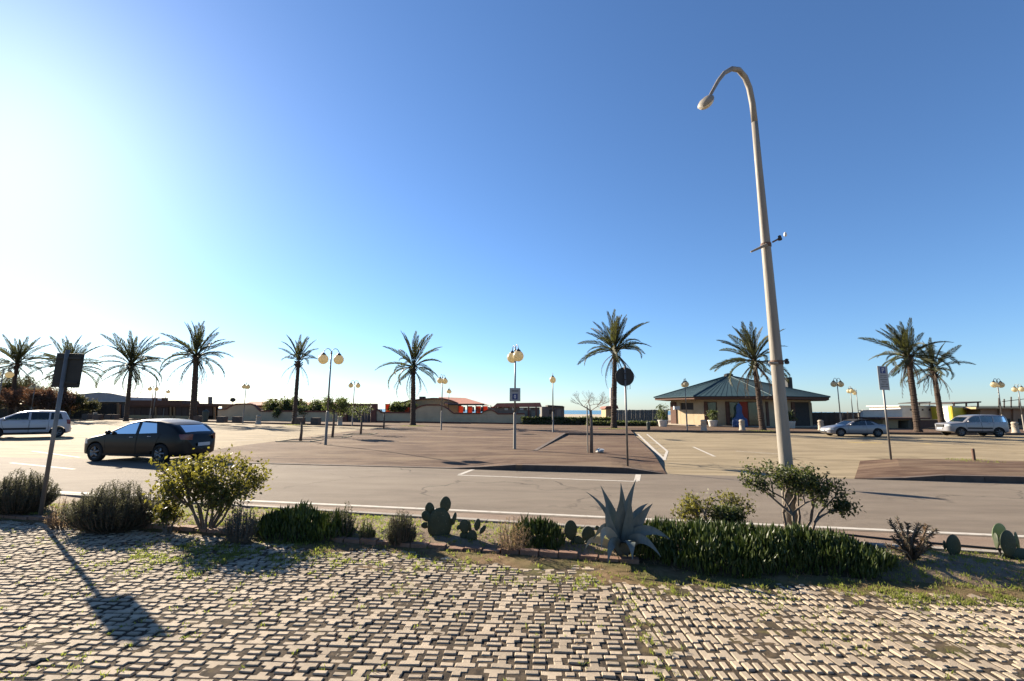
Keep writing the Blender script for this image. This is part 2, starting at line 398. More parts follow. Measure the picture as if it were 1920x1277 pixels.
brick_mat = mat('edging_brick', (.19, .105, .07), .9, (.27, .16, .11), 9, .6, 60, per_object=.2)
bme = MB().box(-.118, .118, -.055, .055, 0, .1).mesh('brick'); bme.materials.append(brick_mat)
x = -13.5
while x < 1.75:
    o = link_mesh('brick', bme, None, bed)
    o.location = (x, Bl(x) - .03 + random.uniform(-.012, .012), -.035 + random.uniform(-.012, .012) + .02 * vnoise(x, 0, .8))
    o.rotation_euler = (random.uniform(-.05, .05), random.uniform(-.04, .04), math.atan(-.209) + random.uniform(-.04, .04)); x += .25

# ---- block paving with open joints
paver_mat = mat('concrete_paver', (.34, .275, .2), .9, (.42, .345, .255), 9, .5, 120, island=.2, col3=(.25, .19, .13), scale3=1.1, lo3=.5, hi3=.8)
joint_mat = mat('joint_soil', (.06, .05, .04), .97, (.12, .09, .065), 14, .9, 130, col3=(.075, .085, .035), scale3=1.3, lo3=.55, hi3=.7, bdist=.03)
dry_mat = mat('dry_earth', (.25, .17, .095), .97, (.17, .115, .06), 3, .9, 90, col3=(.13, .14, .05), scale3=1.1, lo3=.52, hi3=.68, bdist=.03)
split = lambda y: 1.12 + (3.6 - y) * .02           # joint line between the two fields of paving
def soil_blend():
    """gravelly joint soil and dry earth, mixed by how much loose earth lies there"""
    M = mat('soil_mix', (.2, .2, .2), .97, (.1, .1, .1), 14, .9, 130, bdist=.03, spec=.1); nt = M.node_tree; L = nt.links; b = nt.nodes['Principled BSDF']
    def two(c1, c2, s):
        n = _n(nt, 'ShaderNodeTexNoise'); n.inputs['Scale'].default_value = s; n.inputs['Detail'].default_value = 7; mx = _n(nt, 'ShaderNodeMix', data_type='RGBA')
        tc = _n(nt, 'ShaderNodeTexCoord'); L.new(tc.outputs['Object'], n.inputs['Vector']); r = _n(nt, 'ShaderNodeMapRange'); r.inputs[1].default_value = .38; r.inputs[2].default_value = .62
        L.new(n.outputs['Fac'], r.inputs[0]); L.new(r.outputs[0], mx.inputs[0])
        for k, c in ((6, c1), (7, c2)):
            if hasattr(c, 'links'): L.new(c, mx.inputs[k])
            else: mx.inputs[k].default_value = (*[v * ALBEDO for v in c], 1)
        return mx.outputs[2]
    shaded_gravel = two((.055, .046, .037), (.12, .092, .066), 16); dry = two(two((.27, .185, .105), (.18, .12, .065), 7), (.12, .115, .045), 1.4)  # joint gravel tone also darkened for the shade between the blocks
    a = _n(nt, 'ShaderNodeAttribute', attribute_name='dry'); n = _n(nt, 'ShaderNodeTexNoise'); n.inputs['Scale'].default_value = 28; n.inputs['Detail'].default_value = 5
    ad = _n(nt, 'ShaderNodeMath', operation='ADD'); L.new(a.outputs['Fac'], ad.inputs[0]); L.new(n.outputs['Fac'], ad.inputs[1]); r = _n(nt, 'ShaderNodeMapRange'); r.inputs[1].default_value = .75; r.inputs[2].default_value = 1.2
    L.new(ad.outputs[0], r.inputs[0]); mx = _n(nt, 'ShaderNodeMix', data_type='RGBA'); L.new(r.outputs[0], mx.inputs[0]); L.new(shaded_gravel, mx.inputs[6]); L.new(dry, mx.inputs[7]); L.new(mx.outputs[2], b.inputs['Base Color']); return M
soil_mix = soil_blend()
def soil_h(x, y):
    """soil level in the joints; it buries the blocks near the bed and in a patch on the right"""
    d = Bl(x) - y
    near = 1 - sst((d - .18 - .34 * vnoise(x, y, .9, 3)) / .30)
    if x < -4.2: near = 1 - sst((d - .08) / .12)
    p1 = math.exp(-(((x - 2.3 - .4 * vnoise(x, y, 1.2)) / 1.7) ** 2 + ((y - 5.85) / .5) ** 2) * 1.3)
    p2 = sst((x - 2.6) / 2.2) * sst((y - 4.75 - .3 * vnoise(x, y, .8)) / .8)
    p3 = .55 * math.exp(-(((x + 3.9) / .9) ** 2 + ((y - 6.6) / .5) ** 2))
    k = max(near, 1.15 * p1, p2, (.16 * sst((x - split(y)) / .3) + .1) * sst(.25 + 1.6 * vnoise(x, y, 1.5, 13)) + .1 * vnoise(x, y, 9, 4))
    return -.0125 + .027 * min(1.2, k) + .008 * p3 + .007 * vnoise(x, y, 7) + .008 * vnoise(x, y, 2.1)
pv = MB(); px2 = np.arange(-14, 10.01, .085); NR = 92
for x in px2:
    for j in range(NR + 1):
        t = j / NR; y = 2.2 * (1 - t) + (Bl(x) - .03) * t; pv.v.append((x, y, soil_h(x, y)))
for i in range(len(px2) - 1):
    for j in range(NR): a = i * (NR + 1) + j; pv.f.append((a, a + NR + 1, a + NR + 2, a + 1))
pave = pv.build('pavement', soil_mix, smooth=True); tag(pave, kind='structure')
# earth colour where the soil lies high
co = np.array(pv.v)[:, 2]; at_ = pave.data.attributes.new('dry', 'FLOAT', 'POINT')
at_.data.foreach_set('value', np.clip((co + .0085) / .012, 0, 1).astype(np.float32))
# block shapes (u along the row, v across), bevelled on top
def block_mesh(poly, th=.055):
    cx_ = sum(p[0] for p in poly) / len(poly); cy_ = sum(p[1] for p in poly) / len(poly); n = len(poly)
    ins = [(cx_ + (x - cx_) * (1 - .005 / max(.02, abs(x - cx_))), cy_ + (y - cy_) * (1 - .005 / max(.02, abs(y - cy_)))) for x, y in poly]
    b = MB(); b.v = [(x, y, -th) for x, y in poly] + [(x, y, -.006) for x, y in poly] + [(x, y, 0) for x, y in ins]
    b.f = [(i, (i + 1) % n, n + (i + 1) % n, n + i) for i in range(n)] + [(n + i, n + (i + 1) % n, 2 * n + (i + 1) % n, 2 * n + i) for i in range(n)] + [tuple(range(2 * n, 3 * n))]
    return b
PU, PV = .70, .245
def rect(u, v, w, h): return [(u - w / 2, v - h / 2), (u + w / 2, v - h / 2), (u + w / 2, v + h / 2), (u - w / 2, v + h / 2)]
def tee(u, s):                                     # s=-1: wide end low, stem towards the middle
    w, n_ = .078, .034
    q = [(-w, .113), (w, .113), (w, .062), (n_, .056), (n_, .006), (-n_, .006), (-n_, .056), (-w, .062)]
    q = [(u + a, PV / 2 - s * b_) for a, b_ in q]
    return q if s < 0 else q[::-1]
SHAPES = [tee(0, 1), tee(0, -1), tee(.43, 1), tee(.43, -1), rect(.143, PV / 2, .1, .045), rect(.288, PV / 2, .1, .045), rect(.565, PV / 2, .125, .045),
          rect(.145, .038, .098, .052), rect(.285, .038, .098, .052), rect(.145, PV - .038, .098, .052), rect(.285, PV - .038, .098, .052),
          rect(.565, .038, .07, .052), rect(.565, PV - .038, .07, .052)]
CEN = [(sum(p[0] for p in s) / len(s), sum(p[1] for p in s) / len(s)) for s in SHAPES]
BM = [block_mesh([(a - c[0], b_ - c[1]) for a, b_ in s]) for s, c in zip(SHAPES, CEN)]
BME = []
for b in BM:
    me = b.mesh('paver'); me.materials.append(paver_mat); BME.append(me)
split = lambda y: 1.12 + (3.6 - y) * .02           # joint line between the two fields of paving
spots = []
def field(ang, org, keep, jit, shear):
    ca, sa = math.cos(ang), math.sin(ang)
    for i in range(-34, 35):
        for j in range(-70, 70):
            for k, c in enumerate(CEN):
                u = i * PU + c[0] + j * shear; v = j * PV + c[1]
                x, y = org[0] + u * ca - v * sa, org[1] + u * sa + v * ca
                if not (2.6 < y < Bl(x) - .1 and abs(x) < 1.08 * y + 1.0 and -10 < x < 8.5 and keep(x, y)): continue
                spots.append((x + random.uniform(-.004, .004), y + random.uniform(-.004, .004), random.uniform(-.008, .003), ang + random.uniform(-jit, jit), random.uniform(-.02, .02), random.uniform(-.02, .02), k))
field(R(-2.5), (0, 4), lambda x, y: x < split(y), .03, .053)
field(R(90 + 1), (2.5, 3.5), lambda x, y: x >= split(y) + .03, .06, .02)
vis = sorted([s for s in spots if abs(s[0]) < 1.04 * s[1] and s[1] > 3.56 and soil_h(s[0], s[1]) < -.004], key=lambda s: s[1])[:300]
vset = set(id(s) for s in vis)
for s in vis:
    o = link_mesh('paver', BME[s[6]], None, pave); o.location = s[:3]; o.rotation_euler = (s[4], s[5], s[3])
V, F = [], []
rest = MB()
for s in spots:
    if id(s) in vset: continue
    M = Matrix.Translation(s[:3]) @ Matrix.Rotation(s[3], 4, 'Z') @ Matrix.Rotation(s[4], 4, 'X')
    rest.add([M @ Vector(p) for p in BM[s[6]].v], BM[s[6]].f)
tag(rest.build('paver', paver_mat, pave), kind='stuff')
print('pavers', len(spots))
# ================================================================== street furniture
def mpp(px, py, Y): return (Y / ray(px, py).y) / FPX                # metres per pixel there
pole_cream = mat('painted_pole', (.28, .255, .212), .6, (.19, .165, .135), 5, .2, 40, stretch=(1.6, 1.6, .12), col3=(.16, .105, .07), scale3=2.2, lo3=.6, hi3=.75)
pole_grey = mat('galvanised_steel', (.20, .195, .185), .5, (.16, .152, .145), 5, metal=.5)
rust = mat('rusty_iron', (.10, .06, .045), .8, (.16, .09, .06), 20)
dark_metal = mat('dark_metal', (.03, .03, .03), .5)
sign_back = mat('sign_back', (.02, .021, .019), .6, (.03, .03, .027), 6)
sign_face = mat('sign_face', (.36, .36, .345), .55, (.31, .31, .30), 10)
sign_blue = mat('sign_blue', (.03, .045, .16), .5)
sign_white = mat('sign_white', (.62, .62, .6), .5)
ink = mat('sign_ink', (.12, .11, .10), .7)
lens_mat = mat('lamp_glass', (.78, .72, .6), .25, spec=.5, sub=(.35, (.85, .75, .55)))
globe_mat = mat('lamp_globe', (.62, .55, .38), .35, (.55, .46, .3), 2.2, spec=.4, sub=(.5, (.85, .76, .52)), per_object=.06)

# ---- tall street lamp
base = G(1486, 1003); Yl = base.y
top = AT(1388, 125, Yl)
lamp = empty('street_lamp', (base.x, base.y, 0)); tag(lamp, 'tall cream lamp post with curved hook arm standing in the planted bed', 'street lamp')
loc = lambda px, py, Y=Yl: AT(px, py, Y) - Vector((base.x, base.y, 0))
shaft = [loc(1486, 1003), loc(1474, 870), loc(1458, 690), loc(1440, 462), loc(1424, 310), loc(1415, 230)]
shaft[0].z = -.05; x0_, x1_ = shaft[0].x, shaft[-1].x; z1_ = shaft[-1].z
shaft = [Vector((x0_ + (x1_ - x0_) * p.z / z1_, 0, p.z)) for p in shaft]
MB().tube(shaft, [.103, .099, .092, .074, .058, .052], 20).build('pole', pole_cream, lamp, True)
arc_px = [(1415, 230), (1411, 195), (1405, 165), (1397, 145), (1385, 131), (1372, 129), (1358, 137), (1347, 151), (1338, 167), (1331, 180)]
dep = [0, 0, -.02, -.08, -.16, -.26, -.38, -.5, -.62, -.72]
arc = [loc(p[0], p[1], Yl + d) for p, d in zip(arc_px, dep)]; arc[0] = shaft[-1]
MB().tube(arc, [.052, .051, .050, .048, .046, .041, .036, .031, .027, .024], 14).build('hook_arm', pole_cream, lamp, True)
hd = empty('lamp_head', arc[-1], 0, lamp)
dirv = (arc[-1] - arc[-3]).normalized(); q = dirv.to_track_quat('X', 'Z')
prof = [(0.0, .035), (.05, .06), (.12, .10), (.22, .13), (.30, .125), (.36, .08), (.385, .01)]
b = MB()                                             # upper shell (half body of revolution, open below)
n = 12; vs_ = []
for xx, rr in prof:
    for j in range(n + 1):
        a = math.pi * j / n; vs_.append((xx, rr * math.cos(a), rr * .62 * math.sin(a)))
b.add(vs_, [(i * (n + 1) + j, i * (n + 1) + j + 1, (i + 1) * (n + 1) + j + 1, (i + 1) * (n + 1) + j) for i in range(len(prof) - 1) for j in range(n)])
sh = b.build('shell', pole_cream, hd, True); b2 = MB()
vs_ = []
for xx, rr in prof[1:]:
    for j in range(n + 1):
        a = math.pi * j / n; vs_.append((xx, rr * .93 * math.cos(a), -rr * .55 * math.sin(a) - .003))
b2.add(vs_, [(i * (n + 1) + j, i * (n + 1) + j + 1, (i + 1) * (n + 1) + j + 1, (i + 1) * (n + 1) + j) for i in range(len(prof) - 2) for j in range(n)])
gl_ = b2.build('lens', lens_mat, hd, True)
hd.rotation_mode = 'QUATERNION'; hd.rotation_quaternion = q
def pole_at(z): return Vector((x0_ + (x1_ - x0_) * z / z1_, 0, z))
for zc, tilt, L in ((loc(1440, 460).z, .45, .62), (loc(1456, 680).z, .06, .36)):   # clamps with insulator arms
    c = pole_at(zc); br = empty('bracket', c, 0, lamp)
    MB().lathe([(.076 if tilt > .3 else .093, -.035), (.085 if tilt > .3 else .102, -.03), (.085 if tilt > .3 else .102, .03), (.076 if tilt > .3 else .093, .035)], 18).build('clamp_band', rust, br)
    dz = math.tan(tilt)
    MB().tube([(-L * .52, -.1, -L * .52 * dz), (-.05, -.11, -.03)], [.014, .028], 8).build('arm', pole_cream, br)
    MB().tube([(.06, -.1, .02), (L * .34, -.1, L * .34 * dz)], .014, 8).build('arm', rust, br)
    MB().lathe([(.018, -.04), (.035, -.03), (.035, 0), (.022, .02), (.03, .035), (.012, .05)], 10, (L * .30, -.1, L * .30 * dz)).build('insulator', dark_metal, br)
    if tilt > .3: MB().lathe([(.014, -.035), (.026, -.02), (.02, .025), (.01, .04)], 10, (L * .46, -.1, L * .46 * dz + .02)).build('insulator', sign_white, br)

# ---- globe lamps
def globe_lamp(pos, yaw, label, two=True, h=4.55, group='globe lamps on the square', scale=1.0, plate=None):
    o = empty('globe_lamp', pos, yaw)
    o.scale = (scale,) * 3
    tag(o, label, 'street lamp', group)
    MB().lathe([(.075, -.05), (.075, .03), (.066, .05), (.066, 1.55), (.045, 1.62)], 14).build('pole_base', pole_cream, o, True)
    MB().tube([(0, 0, 1.6), (0, 0, h - .1)], [.044, .036], 12).build('pole', pole_grey, o, True)
    sides = (-1, 1) if two else (1,)
    MB().lathe([(.05, 0), (.06, .03), (.03, .1), (.005, .14)], 10, (0, 0, h - .12)).build('finial', pole_grey, o, True)
    for s in sides:
        d = .36
        pts = [(s * d * (1 - math.cos(a)) / 2 * 1.0, 0, h - .12 + .26 * math.sin(a)) for a in np.linspace(0, math.pi, 9)]
        MB().tube(pts, .018, 8).build('arm', pole_grey, o, True)
        g = MB().ball((s * d, 0, h - .40), .25, 20, 12).build('globe', globe_mat, o, True)
        MB().lathe([(.13, -.03), (.12, .02), (.07, .08), (.03, .1), (.02, .16)], 12, (s * d, 0, h - .18)).build('cap', dark_metal, g, True)
    return o
def prom_at(px, topy, two=True, zt=4.75):
    """lamp on the promenade whose foot is hidden: depth from the lamp height"""
    Y = (zt - CAMH) * FPX / (HZ(px) - topy); p = AT(px, topy, Y); return (p.x, p.y, PROM)
p = G(610, 836, .12); globe_lamp((p.x, p.y, plaza_z(p.x, p.y)), R(12), 'double globe lamp nearest the black car, beside the young trees')
p = G(965, 844, .12); GL = globe_lamp((p.x, p.y, plaza_z(p.x, p.y)), R(-68), 'double globe lamp carrying a small square notice plate')
pl_ = empty('notice_plate', (0, 0, 2.42), R(68), GL)
bevel_obj(MB().box(-.245, .245, -.075, -.06, -.30, .30).build('plate', sign_face, pl_), .004)
MB().box(-.12, .12, -.079, -.0755, -.22, .04).build('blue_panel', sign_blue, pl_)
MB().add([(.05 * math.cos(a) * k, -.081, -.09 + .085 * math.sin(a) * k) for k in (1, .45) for a in np.linspace(0, 2 * math.pi, 17)[:-1]],
         [(i, (i + 1) % 16, 16 + (i + 1) % 16, 16 + i) for i in range(16)]).build('symbol', sign_white, pl_)
MB().box(-.15, .15, -.078, -.0755, .14, .19).build('text_line', ink, pl_)
p = G(1037, 811, .14); globe_lamp((p.x, p.y, plaza_z(p.x, p.y)), R(84), 'slim globe lamp at the back of the square, left of the bare tree')
p = G(827, 807, .14); globe_lamp((p.x, p.y, plaza_z(p.x, p.y)), R(62), 'globe lamp just right of the palm in front of the humped wall')
for px, ty, yaw, two, lab in (
    (462, 719, 88, True, 'globe lamp in front of the first humped wall, left of the thin palm'),
    (665, 716, 20, True, 'far double globe lamp before the dark red gate pillars'),
    (842, 729, 80, True, 'small far globe lamp behind the humped wall roof'),
    (1284, 713, 85, True, 'globe lamp in front of the green roofed kiosk, left side'),
    (1569, 712, 12, True, 'double globe lamp behind the silver coupe'),
    (1594, 727, 75, True, 'globe lamp second to the right behind the silver coupe'),
    (1605, 731, 80, False, 'small single globe lamp behind the double one by the silver coupe'),
    (1869, 713, 10, True, 'double globe lamp behind the silver off-road car'),
    (1908, 723, 85, True, 'globe lamp at the right edge of the photograph'),
    (66, 722, 10, True, 'double globe lamp above the white car roof'),
    (288, 724, 25, True, 'far double globe lamp right of the third palm'),
    (7, 692, 60, True, 'lamp post at the left edge above the white car bonnet'),
    (312, 730, 75, False, 'faint single globe lamp farthest away behind the wooden pergola')):
    globe_lamp(prom_at(px, ty), R(yaw), lab, two)
# far hook lamp
p = prom_at(296, 702, zt=6.9); o = empty('street_lamp', p); tag(o, 'thin far lamp post with a curved arm left of the fourth palm', 'street lamp')
MB().tube([(0, 0, 0), (0, 0, 5.2)], [.09, .06], 8).build('pole', pole_grey, o, True)
MB().tube([(0, 0, 5.2), (-.1, 0, 5.9), (-.5, 0, 6.5), (-1.1, 0, 6.85), (-1.7, 0, 6.9)], [.06, .055, .05, .045, .04], 8).build('hook_arm', pole_grey, o, True)
MB().ball((-1.9, 0, 6.88), .22, 10, 6, (1, .5, .35)).build('lamp_head', pole_grey, o, True)

# ---- signs
b0 = G(75, 968, .05); tp = AT(127, 656, b0.y); s = empty('road_sign', (b0.x, b0.y, .0))
tag(s, 'back of a dark rectangular road sign on a leaning grey post', 'road sign')
ax = Vector((tp.x - b0.x, 0, tp.z)); MB().tube([(0, 0, -.1), ax], .032, 12).build('post', pole_grey, s, True)
pc = AT(125, 694, b0.y) - Vector((b0.x, b0.y, 0)); plt = empty('sign_panel', pc, 0, s)
plt.rotation_euler = (0, math.atan2(ax.x, ax.z), R(15))
sc = mpp(125, 694, b0.y)
bevel_obj(MB().box(-.205, .205, .036, .052, -.305, .305).build('panel', sign_back, plt), .003)
for zz in (-.22, .22): MB().box(-.18, .18, .0, .035, zz - .018, zz + .018).build('rail', sign_back, plt)
MB().add([], []); 
b0 = G(1177, 873.5, .125); tp = AT(1171, 688, b0.y); s = empty('road_sign', (b0.x, b0.y, tree_z(b0.x, b0.y)))
tag(s, 'back of a round black road sign on a thin post before the bare tree', 'road sign')
MB().tube([(0, 0, -.1), (0, 0, tp.z - .1)], .034, 12).build('post', pole_grey, s, True)
pc = AT(1171, 706, b0.y).z - tree_z(b0.x, b0.y)
dk = MB(); dk.lathe([(.30, 0), (.315, .006), (.315, .02), (.30, .026)], 32); dk.xf(Matrix.Translation((0, .06, pc)) @ Matrix.Rotation(R(90), 4, 'X'))
d = dk.build('disc', sign_back, s)
for zz in (-.1, .1): MB().box(-.05, .05, -.04, .05, pc + zz - .015, pc + zz + .015).build('clamp', dark_metal, s)
b0 = G(1671, 863, .12); tp = AT(1660, 688, b0.y); s = empty('parking_sign', (b0.x, b0.y, .12)); tag(s, 'grey parking sign with blue P panel on a thin post', 'road sign')
MB().tube([(0, 0, -.1), (0, 0, tp.z - .12)], .036, 12).build('post', pole_grey, s, True)
pn = empty('sign_panel', (0, 0, AT(1661, 709, b0.y).z - .12), R(14), s)
bevel_obj(MB().box(-.25, .25, -.06, -.045, -.46, .46).build('panel', sign_face, pn), .004)
MB().box(-.13, .13, -.064, -.0605, .18, .42).build('blue_panel', sign_blue, pn)
fc = bpy.data.curves.new('letter', 'FONT'); fc.body = 'P'; fc.size = .27; fc.align_x = 'CENTER'; fo = bpy.data.objects.new('letter', fc); COL.objects.link(fo)
me = bpy.data.meshes.new_from_object(fo); bpy.data.objects.remove(fo); me.materials.append(sign_white)
lt = link_mesh('letter', me, None, pn); lt.location = (0, -.066, .205); lt.rotation_euler = (R(90), 0, 0)
for zz, x0, x1 in ((.10, -.15, .16), (.03, -.19, -.05), (.03, 0, .15), (-.06, -.17, .18), (-.15, -.1, .12), (-.24, -.18, .02), (-.24, .06, .19), (-.33, -.15, .16)):
    MB().box(x0, x1, -.0635, -.0605, zz - .012, zz + .012).build('text_line', ink, pn)
# stub post on the island
p = G(1827, 865, .13); o = MB().lathe([(.05, -.05), (.05, .45), (.04, .47)], 10).build('stub_post', rust); o.location = (p.x, p.y, .12)
tag(o, 'short brown stub post in the grass of the right island', 'post')

# ---- low black pipe rail along the right part of the bed
rail = empty('low_rail', (5.4, 6.9, 0)); tag(rail, 'low black pipe rail along the road edge of the bed', 'rail')
a, c = AT(1480, 1002, 7.25), AT(1890, 1046, 6.42)
a.z = .17; c.z = .12
rel = Vector((5.4, 6.9, 0))
MB().tube([a - rel, a.lerp(c, .5) - rel + Vector((0, 0, -.015)), c - rel], .016, 8).build('pipe', dark_metal, rail, True)
for t in (.05, .32, .62, .8, .97):
    q_ = a.lerp(c, t) - rel; MB().tube([(q_.x, q_.y, 0), (q_.x, q_.y, q_.z)], .014, 8).build('post', dark_metal, rail)

# ---- bollards, planters, bins on the promenade
stone = mat('pale_stone', (.40, .35, .28), .9, (.33, .28, .22), 6, .4, 40)
planter_mat = mat('dark_planter', (.085, .065, .055), .9, (.12, .09, .075), 8)
leaf_dark = mat('dark_leaf', (.045, .06, .025), .65, (.07, .085, .03), 6, sub=(.25, (.16, .2, .05)))
def prom_g(px, py): p = G(px, py, PROM); return (p.x, p.y, PROM)
for px, py, lab in ((1320, 808, 'stone bollard before the red door of the kiosk'), (1392, 807, 'stone bollard below the blue barrels'), (1540, 807, 'stone bollard in front of the silver coupe nose'),
                    (470 + 14, 796, 'stone bollard at the first humped wall'), (637, 798, 'stone bollard left of the dark red gate'), (177, 787, 'stone bollard behind the white car rear'), (1905, 812, 'stone bollard behind the silver off-road car')):
    o = empty('bollard', prom_g(px, py)); tag(o, lab, 'bollard', 'stone bollards along the promenade')
    MB().lathe([(.3, 0), (.3, .08), (.25, .1), (.22, .8), (.25, .83), (.25, .9), (.16, .98)], 14).build('shaft', stone, o, True)
    MB().lathe([(.26, .55), (.26, .62)], 14).build('band', stone, o)
for i, (px, py) in enumerate(((163, 786), (183, 787), (205, 787), (213, 787), (372, 791), (416, 793), (445, 793), (562, 796), (592, 796))):
    o = empty('planter', prom_g(px, py)); tag(o, 'low dark cube planter on the promenade, number %s from the left' % ['one', 'two', 'three', 'four', 'five', 'six', 'seven', 'eight', 'nine'][i] if False else
        ['dark cube planter nearest the white car', 'dark cube planter just left of the third palm pair', 'dark cube planter left of the twin beside the third palm', 'dark cube planter of the twin nearest the third palm',
         'dark cube planter just right of the fourth palm', 'left dark cube planter at the start of the humped wall', 'dark cube planter under the left humped wall', 'dark cube planter right of the thin palm', 'dark cube planter farthest right before the gate'][i], 'planter', 'dark cube planters on the promenade')
    bevel_obj(MB().box(-.42, .42, -.42, .42, 0, .72).build('box', planter_mat, o), .03)
    MB().box(-.36, .36, -.36, .36, .70, .735).build('soil', soil_mat, o)
bin_mat = mat('bin_green', (.05, .065, .06), .6)
for px, py, lab in ((384, 792, 'dark upright litter bin between the fourth palm and the humped wall'), (1210 + 6, 806, 'short dark litter bin left of the kiosk')):
    k = 1.0 if px < 500 else .5
    o = empty('litter_bin', prom_g(px, py)); o.scale = (k,) * 3; tag(o, lab, 'bin')
    MB().lathe([(.28, 0), (.3, .1), (.34, 1.15), (.36, 1.2)], 14).build('drum', bin_mat, o, True)
    MB().lathe([(.37, 1.2), (.33, 1.34), (.12, 1.45), (.05, 1.5)], 14).build('lid', bin_mat, o, True)
# stray plastic bag on the tree bed
p = G(1125, 851.5, .1); o = MB().ball((0, 0, .07), .16, 9, 6, (1.2, .8, .5)).build('plastic_bag', sign_white)
for v in o.data.vertices: v.co += Vector((random.uniform(-.04, .04), random.uniform(-.04, .04), random.uniform(-.02, .03)))
o.location = (p.x, p.y, tree_z(p.x, p.y)); tag(o, 'crumpled white plastic bag on the ground beside the bare tree', 'bag')
# ================================================================== palms and trees
frond_mat = mat('palm_frond', (.036, .042, .018), .55, (.062, .062, .024), 2, spec=.3, sub=(.2, (.15, .16, .04)), per_object=.3)
dead_mat = mat('dead_frond', (.09, .065, .045), .8, (.06, .045, .032), 3, sub=(.12, (.2, .14, .07)), per_object=.25)
trunk_mat = mat('palm_trunk', (.055, .038, .028), .95, (.10, .068, .048), 5, .9, 12, stretch=(1, 1, 3), bdist=.08)
bark_mat = mat('grey_bark', (.13, .105, .085), .95, (.19, .155, .125), 9, .7, 40)
def frond_mesh(droop, dead=False, seed=0, L=3.6):
    rg = np.random.default_rng(seed); N = 15; pts = []; ang = 0.0; p = np.zeros(3)
    for i in range(N + 1):
        pts.append(p.copy()); ang -= droop / N * (.35 + 1.3 * i / N); p = p + np.array([math.cos(ang), 0, math.sin(ang)]) * L / N
    pts = np.array(pts); b = MB().tube(pts, list(np.linspace(.055, .008, N + 1)), 5)
    V, F = list(b.v), list(b.f)
    n = 54 if not dead else 26
    for k in range(n):
        t = .16 + .84 * (k + rg.random() * .6) / n; f = t * N; i = min(N - 1, int(f)); c = pts[i] + (pts[i + 1] - pts[i]) * (f - i)
        d = pts[i + 1] - pts[i]; d = d / np.linalg.norm(d)
        ll = (.47 * math.sin(math.pi * min(1, .18 + .8 * t)) + .12) * (1 if not dead else .75)
        for s in (-1, 1):
            if dead and rg.random() < .35: continue
            a = R(rg.uniform(28, 44)) if not dead else R(rg.uniform(12, 30)); upv = np.array([-d[2], 0, d[0]])
            dd = d * math.cos(a) + np.array([0, s, 0]) * math.sin(a) * .9 + upv * rg.uniform(.15, .4) * (1 if not dead else -1)
            dd /= np.linalg.norm(dd); w = .095 if not dead else .055; side = d * w
            q = len(V); tip = c + dd * ll + np.array([0, 0, -.1 * ll]); mid = c + dd * ll * .5
            V += [tuple(c - side * .3), tuple(mid - side * .5), tuple(tip), tuple(mid + side * .5)]; F.append((q, q + 1, q + 2, q + 3))
    me = bpy.data.meshes.new('frond'); me.from_pydata(V, [], F); me.update(); me.materials.append(dead_mat if dead else frond_mat); return me
FR = [frond_mesh(dr, False, i) for i, dr in enumerate((.62, 1.0, 1.35, 1.7, .34))]
DF = [frond_mesh(dr, True, 20 + i) for i, dr in enumerate((.5, 1.0, 1.6))]
